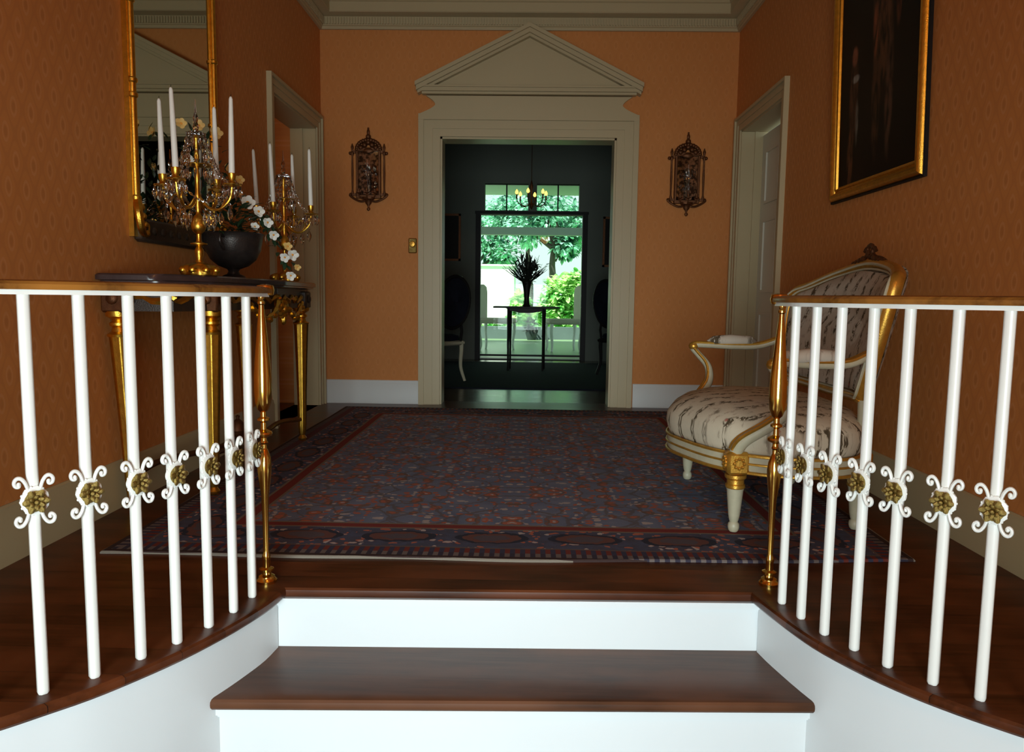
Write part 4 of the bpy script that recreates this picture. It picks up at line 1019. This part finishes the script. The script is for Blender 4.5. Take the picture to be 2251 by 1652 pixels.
def side_chair(name, label, loc, rz, frame_mat, fabric, group=None, back='black_wood'):
    t = empty(name, label, 'chair', loc, rz, group)
    for x, y in ((-.21, -.2), (.21, -.2), (-.19, .2), (.19, .2)):
        P = catmull([(x * 1.02, y * (1.0 if y < 0 else 1.25), 0), (x * .93, y * 1.02, .15), (x, y, .32), (x * 1.0, y, .42)], 4); n = len(P)
        MB().tube(P, [.015 + .012 * i / n for i in range(n)], 8).build('leg', frame_mat, t)
    MB().box((0, 0, .40), (.46, .45, .05), bev=.015).build('seat_frame', frame_mat, t)
    m = MB(); rs = []
    for z, k in ((.42, .97), (.45, 1), (.475, .96), (.49, .75), (.495, .3)): rs.append([(.225 * k * math.copysign(abs(math.cos(a)) ** .6, math.cos(a)), .22 * k * math.copysign(abs(math.sin(a)) ** .6, math.sin(a)), z) for a in [2 * PI * j / 32 for j in range(32)]])
    m.rings(rs).build('seat', fabric, t)
    def ov(k, d): return [(.225 * k * math.cos(a), .235 + d + .10 * (math.sin(a) * .3 + .3) , .82 + .27 * k * math.sin(a)) for a in [2 * PI * j / 32 for j in range(32)]]
    MB().rings([ov(.9, .03), ov(.95, .0), ov(.7, -.02), ov(.3, -.03), ov(.02, -.03)]).rings([ov(.9, .03), ov(.3, .045), ov(.02, .046)]).build('backrest', fabric, t)
    R = [Vector(p) for p in ov(.98, .015)]; MB().tube(R + [R[0], R[1]], .018, 8).build('back_frame', back, t)
    for sg in (-1, 1): MB().tube([(sg * .17, .20, .40), (sg * .16, .235, .52), (sg * .13, .25, .60)], .016, 8).build('back_support', back, t)
    return t
side_chair('dining_chair', 'dark oval-backed chair with cream legs just inside the far room on the left', (-.97, 7.93, .0115), math.radians(-130), 'cream_paint', 'dark_cloth')
side_chair('dining_chair', 'dark wooden chair in shadow at the right of the far room', (1.12, 8.8, .0115), math.radians(125), 'black_wood', 'dark_cloth')
for x, l, rz in ((-.52, 'white upholstered chair on the porch at the left of the garden window', 80), (.60, 'white upholstered chair on the porch at the right of the garden window', -80)):
    t = empty('porch_chair', l, 'chair', (x, 12.95, .0), math.radians(rz), 'pair of white chairs on the porch')
    for px_, py_ in ((-.23, -.24), (.23, -.24), (-.22, .25), (.22, .25)):
        P = catmull([(px_, py_, 0.0), (px_ * .9, py_ * .95, .12), (px_ * 1.06, py_ * 1.05, .34), (px_, py_, .46)], 4); n = len(P); MB().tube(P, [.018 + .016 * i / n for i in range(n)], 8).build('leg', 'white_chair_paint', t)
    MB().box((0, 0, .5), (.56, .58, .09), bev=.03).build('seat', 'chair_fabric', t); m = MB()
    m.prism([(-.26, .5), (.26, .5), (.26, .98), (.2, 1.07), (0, 1.11), (-.2, 1.07), (-.26, .98)], .24, .32, 'y'); m.build('backrest', 'chair_fabric', t, smooth=False)
# pictures in the far room
for x, z0, z1, l in ((-1.17, 1.40, 2.06, 'small dark framed picture on the far wall, left of the garden window'), (1.24, 1.34, 2.04, 'small dark framed picture on the far wall, right of the garden window')):
    t = empty('picture_frame', l, 'picture', (x, Y2, (z0 + z1) / 2), 0, 'pair of dark pictures beside the garden window'); h = (z1 - z0) / 2
    m = MB(); w = .20
    for a in (-w, w - .03): m.b2(a, a + .03, -.03, 0, -h, h)
    m.b2(-w, w, -.03, 0, -h, -h + .03); m.b2(-w, w, -.03, 0, h - .03, h); m.build('frame', 'old_gilt', t, smooth=False)
    MB().b2(-w + .02, w - .02, -.012, 0, -h + .02, h - .02).build('picture', 'backing', t, smooth=False)
# chandelier of the far room
ch = empty('chandelier', 'small brass chandelier with lit yellow bulbs seen against the transom panes', 'chandelier', (.02, 9.6, 2.0))
MB().lathe([(.004, -.02), (.02, 0), (.03, .03), (.012, .07), (.01, .2), (.022, .26), (.01, .32), (.004, .34), (.004, 1.3)], seg=12).build('stem', 'old_gilt', ch)
for k in range(6):
    a = 2 * PI * k / 6 + .3; R = .19; P = catmull([(.01 * math.cos(a), .01 * math.sin(a), .06), (R * .5 * math.cos(a), R * .5 * math.sin(a), .02), (R * .9 * math.cos(a), R * .9 * math.sin(a), .06), (R * math.cos(a), R * math.sin(a), .11)], 4)
    ar = MB().tube(P, .006, 6).lathe([(.01, .105), (.02, .11), (.009, .115), (.009, .16), (.0, .161)], (R * math.cos(a), R * math.sin(a), 0), 10).build('arm', 'old_gilt', ch)
    MB().lathe([(.008, .16), (.02, .175), (.018, .195), (.003, .22)], (R * math.cos(a), R * math.sin(a), 0), 10).build('bulb', 'bulb_glow', ar)

# ------------------------------------------------------------------ porch and garden
struct(MB().b2(-5, 5, Y2 + .18, 16.7, -.12, 0).build('porch_deck', 'porch_floor', smooth=False))
struct(MB().b2(-5, 5, 16.6, 16.75, 0, .27).build('porch_parapet', 'concrete_shaded', smooth=False))
struct(MB().b2(-5, 5, 14.3, 14.5, 2.06, 2.20).build('porch_beam', 'porch_paint', smooth=False))
struct(MB().b2(-5, 5, Y2 + .18, 14.6, 2.82, 3.0).build('porch_roof', 'porch_paint', smooth=False))
for x in (-3.4, 3.4): struct(MB().b2(x - .09, x + .09, 14.3, 14.5, 0, 2.82).build('porch_post', 'porch_paint', smooth=False))
struct(MB().b2(-40, 40, 16.75, 70, -.25, -.15).build('lawn', 'lawn_grass', smooth=False))
gw = MB().b2(-7, -.42, 0, 3.2, -.15, 1.80).b2(-7.05, -.40, -.04, 3.25, 1.80, 1.85); tag(gw.build('garden_shed', 'stucco', smooth=False, loc=(0, 22, 0)), 'bright white garden building beyond the porch on the left', 'building')
def crownm(seed, blobs, n, l, w):
    random.seed(seed); m = MB()
    for i in range(n):
        bx, by, bz, r = random.choice(blobs); d = Vector((random.gauss(0, 1), random.gauss(0, 1), random.gauss(0, 1))).normalized(); p = Vector((bx, by, bz)) + d * r * random.uniform(.35, 1)
        leaf_mesh(m, p, d + Vector((random.uniform(-1, 1), random.uniform(-1, 1), random.uniform(-1, .4))), l * random.uniform(.6, 1.3), w)
    return m
def tree(label, loc, seed, blobs, h, tr, n=1800, mat='tree_leaves', l=.24, w=.07):
    t = empty('garden_tree', label, 'tree', loc, 0, 'trees in the garden')
    m = MB(); m.tube(catmull([(0, 0, 0), (.08, 0, h * .3), (-.06, 0, h * .6), (.1, 0, h)], 4), [tr * (1 - .06 * i) for i in range(13)], 8)
    for bx, by, bz, r in blobs: m.tube([(0, 0, min(h * .75, bz * .8)), (bx * .5, by * .5, (h * .7 + bz) / 2), (bx, by, bz)], [tr * .45, tr * .3, tr * .12], 6)
    m.build('trunk', 'bark', t); crownm(seed, blobs, n, l, w).build('crown', mat, t, smooth=False)
tree('dark-trunked tree right of centre in the garden window', (.85, 26, -.15), 1, [(-.3, 0, 4.2, 1.0), (.9, .3, 3.6, .8), (-.9, 0, 3.5, .7), (.4, 0, 2.9, .5)], 3.6, .2, 2000)
tree('leafy tree at the left of the garden window, behind the white building', (-1.9, 29, -.15), 2, [(0, 0, 3.4, 1.0), (.9, 0, 2.7, .7), (-1, 0, 4, 1.0), (1.2, 0, 4.3, .7)], 3.2, .16, 2000)
tree('tall pale tree far back in the garden', (.0, 36, -.15), 3, [(0, 0, 5.6, 1.4), (1.6, 0, 4.6, 1.1), (-1.4, 0, 4.8, 1.0)], 5, .2, 2000)
def shrub(label, loc, seed, blobs, n, mat='bright_leaves'):
    t = empty('garden_shrub', label, 'shrub', loc, 0, 'shrubs in the garden'); random.seed(seed)
    m = MB()
    for bx, by, bz, r in blobs: m.tube([(0, 0, 0), (bx * .6, by * .6, bz * .6), (bx, by, bz)], [.05, .035, .015], 6)
    m.build('stem', 'bark', t); crownm(seed, blobs, n, .2, .065).build('foliage', mat, t, smooth=False)
shrub('bright green shrub filling the right of the garden window', (1.05, 20.5, -.15), 4, [(0, 0, .55, .55), (.35, 0, 1.3, .5), (-.15, 0, 1.15, .5), (-.45, 0, .7, .4), (.7, .2, .8, .6)], 3200)
shrub('small bright green shrub beside the vase in the garden window', (-.28, 20, -.15), 5, [(0, 0, .5, .28), (.05, 0, .95, .22), (0, 0, .3, .3)], 500)
shrub('low green shrub at the foot of the white building', (-.9, 18.4, -.15), 6, [(0, 0, .2, .22), (.4, 0, .25, .25), (-.4, 0, .22, .22)], 500)
pl = empty('potted_plant', 'small dark pot on the porch below the table', 'plant pot', (.08, 16.3, 0)); MB().lathe([(.09, 0), (.13, .15), (.12, .22), (.1, .2), (0, .18)], seg=14).build('pot', 'blue_pot', pl); crownm(8, [(0, 0, .3, .14)], 90, .12, .03).build('foliage', 'dark_leaf', pl, smooth=False)

# ------------------------------------------------------------------ light
def area(name, loc, rot, size, sizey, power, col):
    l = bpy.data.lights.new(name, 'AREA'); l.shape = 'RECTANGLE'; l.size = size; l.size_y = sizey; l.energy = power; l.color = col
    o = bpy.data.objects.new(name, l); COL.objects.link(o); o.location = loc; o.rotation_euler = rot; return o
el = area('entrance_daylight', (-.25, YF - .25, .62), (PI / 2 - math.radians(6), 0, 0), 1.6, 1.4, 38, (.82, .97, 1.0)); el.data.spread = math.radians(84)
l = bpy.data.lights.new('hall_lantern', 'POINT'); l.energy = 21; l.color = (1, .43, .10); l.shadow_soft_size = .14
o = bpy.data.objects.new('hall_lantern', l); COL.objects.link(o); o.location = (.45, -.3, 2.6)
l = bpy.data.lights.new('side_room_fill', 'POINT'); l.energy = 3; l.color = (1, .75, .45); l.shadow_soft_size = .1
o = bpy.data.objects.new('side_room_fill', l); COL.objects.link(o); o.location = (-2.6, 5.2, 2.2)  # added fill to lift the black doorway; no lamp is known in there
s = bpy.data.lights.new('sun', 'SUN'); s.energy = 12; s.angle = .01; s.color = (1, .97, .9)
o = bpy.data.objects.new('sun', s); COL.objects.link(o); o.rotation_euler = Vector((.62, .45, -1)).to_track_quat('-Z', 'Y').to_euler()
w = bpy.data.worlds.new('World'); sc.world = w; w.use_nodes = True; nt = w.node_tree; nt.nodes.clear()
wo = nt.nodes.new('ShaderNodeOutputWorld'); bg = nt.nodes.new('ShaderNodeBackground'); sky = nt.nodes.new('ShaderNodeTexSky')
sky.sky_type = 'HOSEK_WILKIE'; sky.sun_direction = Vector((-.5, -.4, .76)).normalized(); sky.turbidity = 6; sky.ground_albedo = .4
mx = nt.nodes.new('ShaderNodeMix'); mx.data_type = 'RGBA'; mx.inputs[0].default_value = .6; mx.inputs[7].default_value = (.85, 1, .95, 1)
nt.links.new(sky.outputs[0], mx.inputs[6]); nt.links.new(mx.outputs[2], bg.inputs[0]); bg.inputs[1].default_value = 1.6; nt.links.new(bg.outputs[0], wo.inputs[0])

# ------------------------------------------------------------------ camera
fwd = Vector((-math.sin(.0199963) * math.cos(.1017508), math.cos(.0199963) * math.cos(.1017508), -math.sin(.1017508)))
right = Vector((math.cos(.0199963), math.sin(.0199963), 0)); up = right.cross(fwd); r = .0132056
r2 = right * math.cos(r) + up * math.sin(r); u2 = up * math.cos(r) - right * math.sin(r)
cam = bpy.data.cameras.new('camera'); co = bpy.data.objects.new('camera', cam); COL.objects.link(co)
co.matrix_world = Matrix(((r2.x, u2.x, -fwd.x, 0), (r2.y, u2.y, -fwd.y, 0), (r2.z, u2.z, -fwd.z, .88), (0, 0, 0, 1)))
cam.sensor_fit = 'HORIZONTAL'; cam.sensor_width = 36; cam.lens = 36 * 1668.215 / 2251; cam.clip_start = .05
sc.camera = co
vs = sc.view_settings; vs.view_transform = 'Standard'; vs.look = 'None'; vs.gamma = 1; vs.exposure = 0; vs.use_curve_mapping = False
